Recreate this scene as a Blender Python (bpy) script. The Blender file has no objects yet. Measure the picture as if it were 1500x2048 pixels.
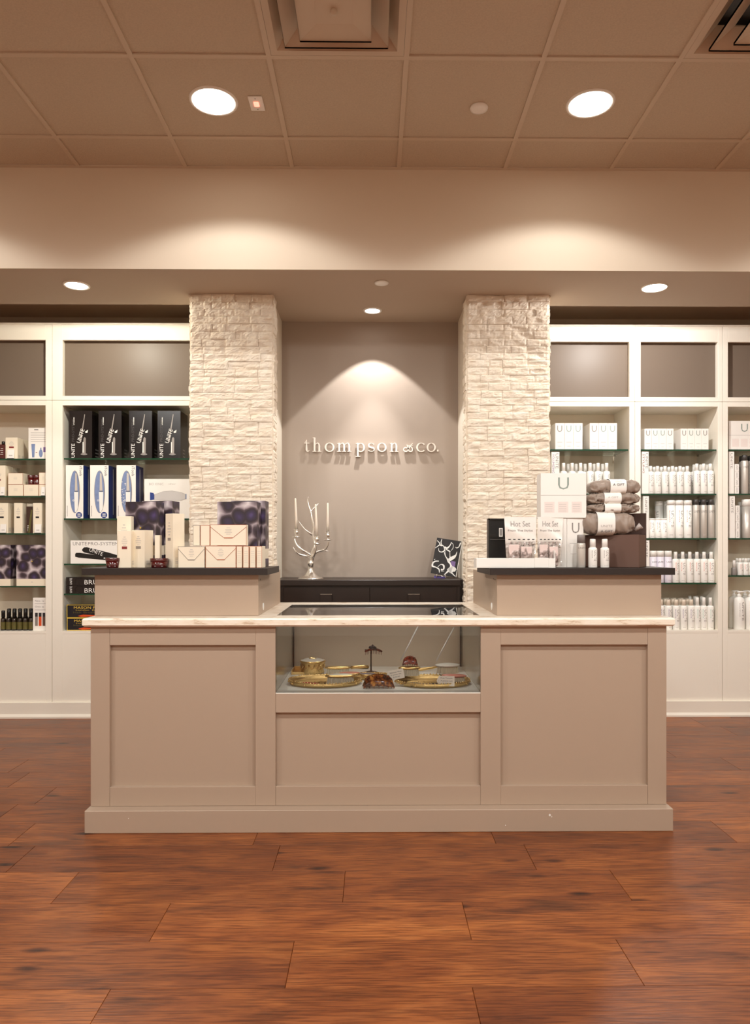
import bpy, math, random
from mathutils import Vector, noise, Matrix
random.seed(7)
R = math.radians
SC = bpy.context.scene
COL = SC.collection

# ------------------------------------------------------------------ camera
F = 1450.0; HY = 1095.0; PX0 = 760.7; EYE = 1.19; TH = math.atan(.0108)
cs, sn = math.cos(TH), math.sin(TH)
cd = bpy.data.cameras.new('camera'); cam = bpy.data.objects.new('camera', cd); COL.objects.link(cam)
cam.location = (0, 0, EYE); cam.rotation_euler = (R(90), 0, -TH)
cd.sensor_fit = 'AUTO'; cd.sensor_width = 36; cd.lens = F/2048*36
cd.shift_x = (750-PX0)/2048; cd.shift_y = (HY-1024)/2048
cd.clip_start = .02
SC.camera = cam
SC.view_settings.view_transform = 'Standard'; SC.view_settings.look = 'None'
SC.view_settings.gamma = 1; SC.view_settings.use_curve_mapping = False
SC.view_settings.exposure = 0.72
w = bpy.data.worlds.new('world'); SC.world = w; w.use_nodes = True
w.node_tree.nodes['Background'].inputs[0].default_value = (1, .85, .7, 1)
w.node_tree.nodes['Background'].inputs[1].default_value = .02
try:
    SC.cycles.use_denoising = True
    SC.cycles.max_bounces = 10; SC.cycles.diffuse_bounces = 6; SC.cycles.glossy_bounces = 4
    SC.cycles.transparent_max_bounces = 16; SC.cycles.caustics_reflective = False; SC.cycles.caustics_refractive = False
    SC.cycles.sample_clamp_indirect = 4
except Exception: pass

def X(px, D):
    t = (px-PX0)/F
    return D*(sn+t*cs)/(cs-t*sn)
def Z(py, D, px=745):
    d = X(px, D)*sn + D*cs
    return EYE-(py-HY)*d/F
def S(n, D): return n*D/F            # size of n pixels at depth D

CEIL = 3.364; SOF = 2.786            # ceiling and soffit heights
D_SOF = 4.17; D_COL = 4.57; D_NICHE = 5.13; D_CAB = 5.10; D_BACK = 5.46; D_SHADE_SLOT = 4.78
WL, WR, WBACK = -4.3, 4.4, -3.6
CAN_Z = CEIL
def lamp(name, x, y, z, power, half, blend, col, rad=.05):
    l = bpy.data.lights.new(name, 'SPOT'); l.energy = power; l.spot_size = 2*R(half); l.spot_blend = blend
    l.color = col; l.shadow_soft_size = rad
    o = bpy.data.objects.new(name, l); COL.objects.link(o); o.location = (x, y, z)
    return o
WARM = (1, .80, .60); WARM2 = (1, .86, .72)
MAIN = [(-.776, 3.55), (1.07, 3.55), (-2.63, 3.55), (2.92, 3.55)]
ROOM = [(x, y) for y in (1.1, -1.35) for x in (-2.63, -.776, 1.07, 2.92)]
for x, y in MAIN: lamp('downlight_lamp', x, y, CEIL-.012, 22, 68, .26, (1, 1, .97))
for x, y in ROOM: lamp('downlight_lamp', x, y, CEIL-.012, 101, 87, .30, (1, 1, .965), .16)
SIDE = [(-1.80, 4.43), (1.73, 4.43)]
lamp('downlight_lamp', SIDE[0][0], SIDE[0][1], SOF-.035, 23, 90, 0, (1, .955, .81), .035)
lamp('downlight_lamp', SIDE[1][0], SIDE[1][1], SOF-.035, 29, 90, 0, (1, .97, .93), .035)
NICHE_X = X(745, 4.88)
lamp('downlight_lamp', NICHE_X, 4.88, SOF-.012, 27, 44, .10, (1, .975, .94), .018)
lamp('downlight_lamp', NICHE_X, 4.88, SOF-.013, 38, 27, .6, (1, .975, .94), .018)

# ------------------------------------------------------------------ materials
def lin(c):
    return tuple(((v/255)/12.92 if v/255 <= .04045 else ((v/255+.055)/1.055)**2.4) for v in c)+(1,)
MATS = {}
def pm(name, c, rough=.5, metal=0, bump=0, bscale=200, spec=.5, var=0, vscale=8, linear=False, **kw):
    if name in MATS: return MATS[name]
    m = bpy.data.materials.new(name); m.use_nodes = True; nt = m.node_tree; n = nt.nodes; l = nt.links
    b = n['Principled BSDF']
    col = tuple(c)+(1,) if linear else lin(c)
    b.inputs['Base Color'].default_value = col; b.inputs['Roughness'].default_value = rough
    b.inputs['Metallic'].default_value = metal; b.inputs['Specular IOR Level'].default_value = spec
    for k, v in kw.items(): b.inputs[k.replace('_', ' ')].default_value = v
    tc = n.new('ShaderNodeTexCoord')
    if var:
        nz = n.new('ShaderNodeTexNoise'); nz.inputs['Scale'].default_value = vscale; nz.inputs['Detail'].default_value = 4
        l.new(tc.outputs['Object'], nz.inputs['Vector'])
        mx = n.new('ShaderNodeMix'); mx.data_type = 'RGBA'
        mx.inputs[6].default_value = tuple(v*(1-var) for v in col[:3])+(1,)
        mx.inputs[7].default_value = tuple(min(1, v*(1+var)) for v in col[:3])+(1,)
        l.new(nz.outputs['Fac'], mx.inputs[0]); l.new(mx.outputs[2], b.inputs['Base Color'])
    if bump:
        nz = n.new('ShaderNodeTexNoise'); nz.inputs['Scale'].default_value = bscale; nz.inputs['Detail'].default_value = 3
        l.new(tc.outputs['Object'], nz.inputs['Vector'])
        bp = n.new('ShaderNodeBump'); bp.inputs['Strength'].default_value = bump; bp.inputs['Distance'].default_value = .002
        l.new(nz.outputs['Fac'], bp.inputs['Height']); l.new(bp.outputs[0], b.inputs['Normal'])
    MATS[name] = m; return m
def glass(name, tint=(1, 1, 1), refl=1.0, rough=0.0):
    if name in MATS: return MATS[name]
    m = bpy.data.materials.new(name); m.use_nodes = True; nt = m.node_tree; n = nt.nodes; l = nt.links
    n.remove(n['Principled BSDF']); out = n['Material Output']
    t = n.new('ShaderNodeBsdfTransparent'); t.inputs[0].default_value = tint+(1,)
    g = n.new('ShaderNodeBsdfGlossy'); g.inputs['Roughness'].default_value = rough
    fr = n.new('ShaderNodeFresnel'); fr.inputs['IOR'].default_value = 1.5
    mu = n.new('ShaderNodeMath'); mu.operation = 'MULTIPLY'; mu.inputs[1].default_value = refl; mu.use_clamp = True
    mx = n.new('ShaderNodeMixShader')
    l.new(fr.outputs[0], mu.inputs[0]); l.new(mu.outputs[0], mx.inputs[0]); l.new(t.outputs[0], mx.inputs[1]); l.new(g.outputs[0], mx.inputs[2])
    l.new(mx.outputs[0], out.inputs[0]); MATS[name] = m; return m
def emis(name, c, s):
    m = bpy.data.materials.new(name); m.use_nodes = True; b = m.node_tree.nodes['Principled BSDF']
    b.inputs['Base Color'].default_value = (1, 1, 1, 1)
    b.inputs['Emission Color'].default_value = tuple(c)+(1,); b.inputs['Emission Strength'].default_value = s
    MATS[name] = m; return m

M_CEIL = pm('ceiling_tile', (203, 188, 168), .95, bump=.8, bscale=260, var=.13, vscale=130)
M_GRID = pm('ceiling_grid_metal', (208, 192, 172), .6)
M_PAINT = pm('taupe_wall_paint', (190, 173, 155), .75, bump=.05, bscale=400)
M_NICHE = pm('taupe_paint_shaded', (170, 155, 142), .75, bump=.05, bscale=400)  # the wall paint darkened for the niche, shade put into its colour
M_SOFF = pm('light_soffit_paint', (222, 206, 186), .75)
M_WHITEW = pm('white_wall_paint', (232, 224, 208), .7)
M_COUNT = pm('taupe_counter_paint', (176, 155, 136), .42, bump=.05, bscale=300, var=.015, vscale=3)
M_WHITE = pm('white_cabinet_paint', (240, 234, 222), .45)
M_CABIN = pm('cabinet_interior_paint', (236, 224, 206), .6)
M_DKTOP = pm('dark_laminate_top', (38, 29, 26), .4, bump=.05, bscale=500)
M_ESP = pm('espresso_wood', (36, 23, 17), .35, var=.25, vscale=12)
M_GLASS = glass('clear_glass')
M_PANE = pm('taupe_glossy_panel', (116, 102, 90), .4, spec=.22)
M_SHELF = glass('shelf_glass', (.90, .95, .92), .8)
M_GEDGE = pm('green_glass_edge', (14, 62, 40), .15)
M_CHROME = pm('brushed_nickel', (200, 195, 188), .25, 1)
M_SILVER = pm('polished_silver', (240, 236, 230), .24, 1, bump=.3, bscale=60)
M_GOLD = pm('gilt_metal', (238, 206, 140), .3, 1, bump=.9, bscale=260)
M_GOLDS = pm('smooth_gilt_metal', (240, 206, 136), .28, 1, bump=.2, bscale=90)
M_BLACK = pm('black_plastic', (18, 17, 17), .3)
M_DGREY = pm('dark_grey_plastic', (70, 66, 64), .35)
M_GREY = pm('grey_plastic', (140, 134, 130), .35)
M_CREAM = pm('cream_card', (238, 226, 204), .55)
M_WCARD = pm('white_card', (240, 236, 230), .5)
M_WPLAS = pm('white_plastic', (242, 240, 235), .3)
M_COPPER = pm('copper_foil', (190, 100, 66), .3, .6)
M_INK = pm('grey_ink', (120, 112, 108), .6)
M_DINK = pm('dark_ink', (40, 36, 38), .6)
M_PINK = pm('maroon_ink', (128, 38, 36), .6)
M_UGREY = pm('silver_green_foil', (150, 164, 158), .3, .3)
M_GLINK = pm('pale_grey_ink', (188, 182, 178), .5)
M_RED = pm('dark_red_jar', (74, 12, 12), .12, spec=.8, var=.2, vscale=60)
M_BLUE = pm('blue_card', (30, 56, 128), .35)
M_NAVY = pm('navy_card', (28, 34, 92), .35)
M_LBLUE = pm('light_blue_print', (120, 138, 178), .3, var=.3, vscale=25)
M_BLKBOX = pm('black_glossy_card', (26, 20, 20), .2, var=.3, vscale=12)
M_WINK = pm('white_ink', (238, 236, 232), .5)
M_STEEL = pm('printed_steel_grey', (150, 142, 136), .35, .3)
M_YEL = pm('yellow_print', (226, 190, 74), .5)
M_ORANGE = pm('orange_print', (214, 78, 30), .4)
M_BROWNB = pm('brown_box_card', (98, 70, 58), .55)
M_SILVCAN = pm('silver_can', (206, 200, 192), .36, .45)
M_RINK = pm('salmon_ink', (222, 120, 100), .5)
M_GINK = pm('mint_ink', (140, 196, 176), .5)
M_VINK = pm('violet_ink', (122, 96, 150), .5)
M_OIL = pm('dark_brown_bottle_glass', (34, 24, 16), .12, spec=.8)
M_OLIVE = pm('olive_label', (92, 84, 40), .4, var=.3, vscale=70)
M_CANDLE = pm('ivory_candle_wax', (226, 212, 196), .5, Subsurface_Weight=.1)
M_BRIST = pm('ivory_bristle', (232, 222, 196), .6)
M_ROSE = pm('rose_pink_enamel', (214, 140, 122), .25)
M_PEARL = pm('pearl_enamel', (226, 222, 210), .2)
M_DIRON = pm('dark_iron', (52, 46, 46), .45, .5)
M_TAG = pm('tag_card', (240, 232, 218), .6)
M_POUCH = pm('taupe_satin', (150, 132, 118), .42, bump=.8, bscale=28, Sheen_Weight=.3)
M_POUCHE = pm('pale_grey_satin', (176, 166, 160), .35)
M_CASEW = pm('case_side_lacquer', (190, 182, 164), .12, spec=.9)
M_CASEF = pm('case_floor_board', (238, 236, 226), .4)
M_CASEB = pm('case_back_board', (240, 228, 212), .35)
M_LAMP = emis('lit_lamp', (1, .93, .80), 14)
M_LAMP2 = emis('lit_small_lamp', (1, .95, .90), 9)
M_REDLED = emis('red_led', (1, .12, .08), 2.2)

def node_mat(name):
    m = bpy.data.materials.new(name); m.use_nodes = True; MATS[name] = m
    return m, m.node_tree.nodes, m.node_tree.links, m.node_tree.nodes['Principled BSDF']
def ramp(n, pts):
    r = n.new('ShaderNodeValToRGB'); e = r.color_ramp.elements
    e[0].position, e[0].color = pts[0][0], lin(pts[0][1]); e[1].position, e[1].color = pts[-1][0], lin(pts[-1][1])
    for p, c in pts[1:-1]:
        q = e.new(p); q.color = lin(c)
    return r
# wood floor
m, n, l, b = node_mat('reddish_wood_planks'); M_FLOOR = m
tc = n.new('ShaderNodeTexCoord'); at = n.new('ShaderNodeAttribute'); at.attribute_name = 'rnd'
off = n.new('ShaderNodeVectorMath'); off.operation = 'MULTIPLY_ADD'; off.inputs[1].default_value = (37, 11, 5)
l.new(at.outputs['Color'], off.inputs[0]); l.new(tc.outputs['Object'], off.inputs[2])
mp = n.new('ShaderNodeMapping'); mp.inputs['Scale'].default_value = (2.0, 8, 1); l.new(off.outputs[0], mp.inputs[0])
g1 = n.new('ShaderNodeTexNoise'); g1.inputs['Scale'].default_value = 1.6; g1.inputs['Detail'].default_value = 11; g1.inputs['Roughness'].default_value = .62; g1.inputs['Distortion'].default_value = .6
l.new(mp.outputs[0], g1.inputs['Vector'])
mp2 = n.new('ShaderNodeMapping'); mp2.inputs['Scale'].default_value = (6, 120, 1); l.new(off.outputs[0], mp2.inputs[0])
g2 = n.new('ShaderNodeTexNoise'); g2.inputs['Scale'].default_value = 1.5; g2.inputs['Detail'].default_value = 5; l.new(mp2.outputs[0], g2.inputs['Vector'])
mp3 = n.new('ShaderNodeMapping'); mp3.inputs['Scale'].default_value = (1.6, 3.2, 1); l.new(off.outputs[0], mp3.inputs[0])
g3 = n.new('ShaderNodeTexNoise'); g3.inputs['Scale'].default_value = 1.5; g3.inputs['Detail'].default_value = 3; l.new(mp3.outputs[0], g3.inputs['Vector'])
r1 = ramp(n, [(.26, (96, 56, 32)), (.42, (146, 86, 45)), (.56, (166, 101, 52)), (.76, (186, 122, 68))]); l.new(g1.outputs['Fac'], r1.inputs[0])
r3 = ramp(n, [(.32, (184, 146, 134)), (.62, (255, 248, 235))]); l.new(g3.outputs['Fac'], r3.inputs[0])
r2 = ramp(n, [(.38, (188, 176, 168)), (.56, (255, 255, 255))]); l.new(g2.outputs['Fac'], r2.inputs[0])
def mul(a, bb, fac=1.0):
    x = n.new('ShaderNodeMix'); x.data_type = 'RGBA'; x.blend_type = 'MULTIPLY'; x.inputs[0].default_value = fac
    l.new(a, x.inputs[6]); l.new(bb, x.inputs[7]); return x.outputs[2]
c1 = mul(r1.outputs[0], r3.outputs[0], .55); c2 = mul(c1, r2.outputs[0], .95)
# knots
vk = n.new('ShaderNodeTexVoronoi'); mk = n.new('ShaderNodeMapping'); mk.inputs['Scale'].default_value = (2.1, 6.0, 1); l.new(off.outputs[0], mk.inputs[0])
nk = n.new('ShaderNodeTexNoise'); nk.inputs['Scale'].default_value = 9; l.new(mk.outputs[0], nk.inputs['Vector'])
ak = n.new('ShaderNodeVectorMath'); ak.operation = 'MULTIPLY_ADD'; ak.inputs[1].default_value = (.05, .05, 0); l.new(nk.outputs['Color'], ak.inputs[0]); l.new(mk.outputs[0], ak.inputs[2])
l.new(ak.outputs[0], vk.inputs['Vector']); vk.inputs['Scale'].default_value = 1.3
rk = ramp(n, [(.03, (52, 36, 30)), (.075, (140, 118, 106)), (.15, (255, 255, 255))]); l.new(vk.outputs['Distance'], rk.inputs[0])
c3 = mul(c2, rk.outputs[0], .9)
sp = n.new('ShaderNodeSeparateColor'); l.new(at.outputs['Color'], sp.inputs[0])
rv = ramp(n, [(0, (205, 190, 180)), (1, (255, 250, 245))]); l.new(sp.outputs[0], rv.inputs[0])
l.new(mul(c3, rv.outputs[0]), b.inputs['Base Color'])
rr = n.new('ShaderNodeMapRange'); rr.inputs[3].default_value = .26; rr.inputs[4].default_value = .46; l.new(g1.outputs['Fac'], rr.inputs[0]); l.new(rr.outputs[0], b.inputs['Roughness'])
bp = n.new('ShaderNodeBump'); bp.inputs['Strength'].default_value = .35; bp.inputs['Distance'].default_value = .0015
l.new(g2.outputs['Fac'], bp.inputs['Height']); l.new(bp.outputs[0], b.inputs['Normal'])
# purple web packaging
m, n, l, b = node_mat('purple_cell_print'); M_PURP = m
tc = n.new('ShaderNodeTexCoord'); v = n.new('ShaderNodeTexVoronoi'); v.feature = 'F1'; v.inputs['Scale'].default_value = 14; v.inputs['Randomness'].default_value = .7
nd = n.new('ShaderNodeTexNoise'); nd.inputs['Scale'].default_value = 14; l.new(tc.outputs['Object'], nd.inputs['Vector'])
va = n.new('ShaderNodeVectorMath'); va.operation = 'MULTIPLY_ADD'; va.inputs[1].default_value = (.03, .03, .03); l.new(nd.outputs['Color'], va.inputs[0]); l.new(tc.outputs['Object'], va.inputs[2])
l.new(va.outputs[0], v.inputs['Vector'])
r = ramp(n, [(.0, (84, 68, 116)), (.2, (54, 42, 72)), (.42, (42, 32, 38)), (.52, (74, 60, 68)), (.64, (160, 146, 152)), (.78, (208, 198, 200))]); l.new(v.outputs['Distance'], r.inputs[0])
l.new(r.outputs[0], b.inputs['Base Color']); b.inputs['Roughness'].default_value = .35
# white stone, counter stone
m, n, l, b = node_mat('white_ledge_stone'); M_STONE = m
tc = n.new('ShaderNodeTexCoord'); nz = n.new('ShaderNodeTexNoise'); nz.inputs['Scale'].default_value = 14; nz.inputs['Detail'].default_value = 6; l.new(tc.outputs['Object'], nz.inputs['Vector'])
r = ramp(n, [(.3, (224, 208, 187)), (.7, (232, 221, 205))]); l.new(nz.outputs['Fac'], r.inputs[0]); l.new(r.outputs[0], b.inputs['Base Color'])
n2 = n.new('ShaderNodeTexNoise'); n2.inputs['Scale'].default_value = 70; n2.inputs['Detail'].default_value = 8; n2.inputs['Roughness'].default_value = .65; mp = n.new('ShaderNodeMapping'); mp.inputs['Scale'].default_value = (.5, 1, 1.2)
l.new(tc.outputs['Object'], mp.inputs[0]); l.new(mp.outputs[0], n2.inputs['Vector'])
bp = n.new('ShaderNodeBump'); bp.inputs['Strength'].default_value = .55; bp.inputs['Distance'].default_value = .006; l.new(n2.outputs['Fac'], bp.inputs['Height']); l.new(bp.outputs[0], b.inputs['Normal'])
b.inputs['Roughness'].default_value = .85
m, n, l, b = node_mat('cream_stone_slab'); M_SLAB = m
tc = n.new('ShaderNodeTexCoord'); mp = n.new('ShaderNodeMapping'); mp.inputs['Scale'].default_value = (1, 3, 6); l.new(tc.outputs['Object'], mp.inputs[0])
nz = n.new('ShaderNodeTexNoise'); nz.inputs['Scale'].default_value = 9; nz.inputs['Detail'].default_value = 8; nz.inputs['Roughness'].default_value = .7; l.new(mp.outputs[0], nz.inputs['Vector'])
r = ramp(n, [(.36, (204, 178, 152)), (.44, (240, 226, 206)), (.65, (250, 242, 228))]); l.new(nz.outputs['Fac'], r.inputs[0]); l.new(r.outputs[0], b.inputs['Base Color'])
b.inputs['Roughness'].default_value = .22
# tortoiseshell
m, n, l, b = node_mat('tortoiseshell'); M_TORT = m
tc = n.new('ShaderNodeTexCoord'); nz = n.new('ShaderNodeTexNoise'); nz.inputs['Scale'].default_value = 60; nz.inputs['Detail'].default_value = 2; l.new(tc.outputs['Object'], nz.inputs['Vector'])
r = ramp(n, [(.4, (50, 22, 10)), (.55, (128, 66, 24)), (.68, (206, 142, 60))]); l.new(nz.outputs['Fac'], r.inputs[0]); l.new(r.outputs[0], b.inputs['Base Color']); b.inputs['Roughness'].default_value = .12
m, n, l, b = node_mat('red_tortoiseshell'); M_RTORT = m
tc = n.new('ShaderNodeTexCoord'); nz = n.new('ShaderNodeTexNoise'); nz.inputs['Scale'].default_value = 80; l.new(tc.outputs['Object'], nz.inputs['Vector'])
r = ramp(n, [(.4, (70, 22, 12)), (.65, (150, 58, 34))]); l.new(nz.outputs['Fac'], r.inputs[0]); l.new(r.outputs[0], b.inputs['Base Color']); b.inputs['Roughness'].default_value = .12

# ------------------------------------------------------------------ mesh builder
TXT = {}
def text_geo(s):
    if s in TXT: return TXT[s]
    c = bpy.data.curves.new('t', 'FONT'); c.body = s; c.resolution_u = 2; c.fill_mode = 'BOTH' if False else c.fill_mode
    o = bpy.data.objects.new('t', c); COL.objects.link(o)
    dg = bpy.context.evaluated_depsgraph_get(); oe = o.evaluated_get(dg); me = oe.to_mesh()
    V = [(v.co.x, v.co.y) for v in me.vertices]; Fs = [tuple(p.vertices) for p in me.polygons]
    oe.to_mesh_clear(); bpy.data.objects.remove(o); bpy.data.curves.remove(c)
    xs = [p[0] for p in V]; ys = [p[1] for p in V]; x0, x1, y0, y1 = min(xs), max(xs), min(ys), max(ys)
    V = [((x-x0)/(x1-x0), (y-y0)/(y1-y0)) for x, y in V]
    TXT[s] = (V, Fs, (x1-x0)/(y1-y0)); return TXT[s]

class MB:
    def __init__(s): s.v = []; s.f = []; s.m = []; s.sm = []; s.mats = []; s.cur = 0; s.smooth = False
    def mat(s, m):
        if m not in s.mats: s.mats.append(m)
        s.cur = s.mats.index(m); return s
    def add(s, V, Fc, smooth=None):
        b = len(s.v); s.v += [tuple(p) for p in V]
        for f in Fc: s.f.append(tuple(b+i for i in f)); s.m.append(s.cur); s.sm.append(s.smooth if smooth is None else smooth)
    def box(s, x0, x1, y0, y1, z0, z1, ch=0):
        if ch:
            return s.cbox(x0, x1, y0, y1, z0, z1, ch)
        s.add([(x0,y0,z0),(x1,y0,z0),(x1,y1,z0),(x0,y1,z0),(x0,y0,z1),(x1,y0,z1),(x1,y1,z1),(x0,y1,z1)],
              [(3,2,1,0),(4,5,6,7),(0,1,5,4),(1,2,6,5),(2,3,7,6),(3,0,4,7)], False)
    def cbox(s, x0, x1, y0, y1, z0, z1, c):
        # chamfered on all edges
        import itertools
        P = []; 
        xs, ys, zs = (x0, x1), (y0, y1), (z0, z1)
        idx = {}
        for i, j, k in itertools.product((0, 1), repeat=3):
            sx, sy, sz = (1 if i == 0 else -1), (1 if j == 0 else -1), (1 if k == 0 else -1)
            idx[(i,j,k,'x')] = len(P); P.append((xs[i], ys[j]+sy*c, zs[k]+sz*c))
            idx[(i,j,k,'y')] = len(P); P.append((xs[i]+sx*c, ys[j], zs[k]+sz*c))
            idx[(i,j,k,'z')] = len(P); P.append((xs[i]+sx*c, ys[j]+sy*c, zs[k]))
        I = lambda i,j,k,a: idx[(i,j,k,a)]
        Fc = []
        for i in (0, 1):
            q = [I(i,0,0,'x'), I(i,1,0,'x'), I(i,1,1,'x'), I(i,0,1,'x')]; Fc.append(q if i else q[::-1])
            q = [I(0,i,0,'y'), I(1,i,0,'y'), I(1,i,1,'y'), I(0,i,1,'y')]; Fc.append(q[::-1] if i else q)
            q = [I(0,0,i,'z'), I(1,0,i,'z'), I(1,1,i,'z'), I(0,1,i,'z')]; Fc.append(q if i else q[::-1])
        for i, j, k in itertools.product((0, 1), repeat=3):
            q = [I(i,j,k,'x'), I(i,j,k,'y'), I(i,j,k,'z')]; Fc.append(q if (i+j+k) % 2 else q[::-1])
        for a in (0, 1):
            for bb in (0, 1):
                Fc.append([I(a,bb,0,'x'), I(a,bb,1,'x'), I(a,bb,1,'y'), I(a,bb,0,'y')] if a == bb else [I(a,bb,0,'y'), I(a,bb,1,'y'), I(a,bb,1,'x'), I(a,bb,0,'x')])
                Fc.append([I(a,0,bb,'x'), I(a,0,bb,'z'), I(a,1,bb,'z'), I(a,1,bb,'x')] if a != bb else [I(a,0,bb,'z'), I(a,0,bb,'x'), I(a,1,bb,'x'), I(a,1,bb,'z')])
                Fc.append([I(0,a,bb,'y'), I(1,a,bb,'y'), I(1,a,bb,'z'), I(0,a,bb,'z')] if a != bb else [I(0,a,bb,'z'), I(1,a,bb,'z'), I(1,a,bb,'y'), I(0,a,bb,'y')])
        s.add(P, Fc, False)
    def lathe(s, prof, c=(0,0,0), n=24, sx=1, sy=1, smooth=True, cap=True):
        V = []; Fc = []
        for r, z in prof:
            for k in range(n):
                a = 2*math.pi*k/n; V.append((c[0]+r*sx*math.cos(a), c[1]+r*sy*math.sin(a), c[2]+z))
        for i in range(len(prof)-1):
            for k in range(n):
                k2 = (k+1) % n; Fc.append((i*n+k, i*n+k2, (i+1)*n+k2, (i+1)*n+k))
        s.add(V, Fc, smooth)
        if cap:
            b = len(s.v)-len(V)
            if prof[0][0] > 1e-6: s.f.append(tuple(b+k for k in range(n))[::-1]); s.m.append(s.cur); s.sm.append(False)
            if prof[-1][0] > 1e-6: s.f.append(tuple(b+(len(prof)-1)*n+k for k in range(n))); s.m.append(s.cur); s.sm.append(False)
    def tube(s, pts, rad, n=8, smooth=True):
        P = [Vector(p) for p in pts]; m = len(P)
        if not isinstance(rad, (list, tuple)): rad = [rad]*m
        V = []; Fc = []; up = Vector((0, 0, 1)); pn = None
        for i, p in enumerate(P):
            t = (P[min(i+1, m-1)]-P[max(i-1, 0)]).normalized()
            if pn is None:
                a = t.cross(up); a = a if a.length > .05 else t.cross(Vector((1, 0, 0))); a.normalize()
            else:
                a = pn - t*pn.dot(t); a.normalize()
            pn = a; bb = t.cross(a)
            for k in range(n):
                q = 2*math.pi*k/n; V.append(p+(a*math.cos(q)+bb*math.sin(q))*rad[i])
        for i in range(m-1):
            for k in range(n):
                k2 = (k+1) % n; Fc.append((i*n+k, (i+1)*n+k, (i+1)*n+k2, i*n+k2))
        Fc.append(tuple(range(n))); Fc.append(tuple(range((m-1)*n, m*n))[::-1])
        s.add(V, Fc, smooth)
    def ribbon(s, pts, wid, y0, y1):
        """solid ribbon drawn in the xz plane, between y0 (front) and y1"""
        m = len(pts)
        if not isinstance(wid, (list, tuple)): wid = [wid]*m
        closed = (abs(pts[0][0]-pts[-1][0])+abs(pts[0][1]-pts[-1][1])) < 1e-9
        V = []
        for i, p in enumerate(pts):
            a = pts[(i-1) if i > 0 else (m-2 if closed else 0)]; bq = pts[(i+1) if i < m-1 else (1 if closed else m-1)]
            t = Vector((bq[0]-a[0], bq[1]-a[1]));
            if t.length < 1e-9: t = Vector((1, 0))
            t.normalize(); nx, nz = -t.y*wid[i]/2, t.x*wid[i]/2
            V += [(p[0]+nx, y0, p[1]+nz), (p[0]-nx, y0, p[1]-nz), (p[0]+nx, y1, p[1]+nz), (p[0]-nx, y1, p[1]-nz)]
        Fc = []
        for i in range(m-1):
            a, c = i*4, i*4+4
            Fc += [(a, a+1, c+1, c), (a+2, c+2, c+3, a+3), (a, c, c+2, a+2), (a+1, a+3, c+3, c+1)]
        Fc += [(0, 2, 3, 1), ((m-1)*4, (m-1)*4+1, (m-1)*4+3, (m-1)*4+2)]
        s.add(V, Fc, False)
    def rect(s, x0, x1, z0, z1, y):     # flat print facing -y
        s.add([(x0,y,z0),(x1,y,z0),(x1,y,z1),(x0,y,z1)], [(0,1,2,3)], False)
    def poly(s, pts, y):
        s.add([(p[0], y, p[1]) for p in pts], [tuple(range(len(pts)))], False)
    def ell(s, cx, cz, rx, rz, y, n=24):
        s.poly([(cx+rx*math.cos(2*math.pi*k/n), cz+rz*math.sin(2*math.pi*k/n)) for k in range(n)], y)
    def text(s, t, cx, cz, y, w=None, h=None, rot='', bend=0, both=False):
        V, Fc, asp = text_geo(t)
        if w is None: w = h*asp
        if h is None or (not both): h = w/asp if h is None else h
        out = []
        for u, v in V:
            a, bq = (u-.5)*w, (v-.5)*h
            if rot == 'down': p = (cx+bq, cz-a)
            elif rot == 'up': p = (cx-bq, cz+a)
            elif rot: c_, s_ = math.cos(rot), math.sin(rot); p = (cx+a*c_-bq*s_, cz+a*s_+bq*c_)
            else: p = (cx+a, cz+bq)
            yy = y
            if bend: yy = -math.sqrt(max(bend*bend-p[0]**2, 1e-9))-.0004
            out.append((p[0], yy, p[1]))
        s.add(out, [f[::-1] if rot == 'x' else f for f in Fc], False)
    def xf(s, M, start=0):
        for i in range(start, len(s.v)): s.v[i] = tuple(M @ Vector(s.v[i]))
    def mesh(s, name):
        me = bpy.data.meshes.new(name); me.from_pydata(s.v, [], s.f)
        for m in s.mats: me.materials.append(m)
        me.polygons.foreach_set('material_index', s.m); me.polygons.foreach_set('use_smooth', s.sm); me.update()
        return me
    def build(s, name, mat=None, parent=None, loc=(0,0,0), rz=0):
        if mat is not None and not s.mats: s.mats.append(mat)
        o = bpy.data.objects.new(name, s.mesh(name)); COL.objects.link(o)
        o.location = loc; o.rotation_euler = (0, 0, rz)
        if parent is not None: o.parent = parent
        return o
def tag(o, label=None, cat=None, group=None, kind=None):
    if label: o['label'] = label
    if cat: o['category'] = cat
    if group: o['group'] = group
    if kind: o['kind'] = kind
    return o
def thing(name, label, cat, loc=(0,0,0), rz=0, group=None):
    o = bpy.data.objects.new(name, None); COL.objects.link(o); o.location = loc; o.rotation_euler = (0, 0, rz)
    o.empty_display_size = .05
    return tag(o, label, cat, group)
def struct(name, mb, mat=None): return tag(mb.build(name, mat), kind='structure')
def bx(mat, *boxes, ch=0):
    mb = MB(); mb.mat(mat)
    for q in boxes: mb.box(*q, ch=ch)
    return mb
CACHE = {}
def inst(key, builder, name, label, cat, loc, rz=0, group=None, scale=None):
    """a thing with parts; repeats are copies of the first one and of each of its parts"""
    if key not in CACHE:
        t = thing(name, label, cat, loc, rz, group); builder(t); CACHE[key] = t
        bpy.context.view_layer.update() if False else None
    else:
        src = CACHE[key]; t = src.copy(); COL.objects.link(t)
        kids = [o for o in PARTS.get(src.name, [])]
        for ch in kids:
            c = ch.copy(); COL.objects.link(c); c.parent = t
            for g in PARTS.get(ch.name, []):
                d = g.copy(); COL.objects.link(d); d.parent = c
        t.location = loc; t.rotation_euler = (0, 0, rz); tag(t, label, cat, group)
    if scale: t.scale = scale
    return t
PARTS = {}
def part(name, mb, mat, parent, label=None):
    o = mb.build(name, mat, parent); PARTS.setdefault(parent.name, []).append(o)
    if label: o['label'] = label
    return o
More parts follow.
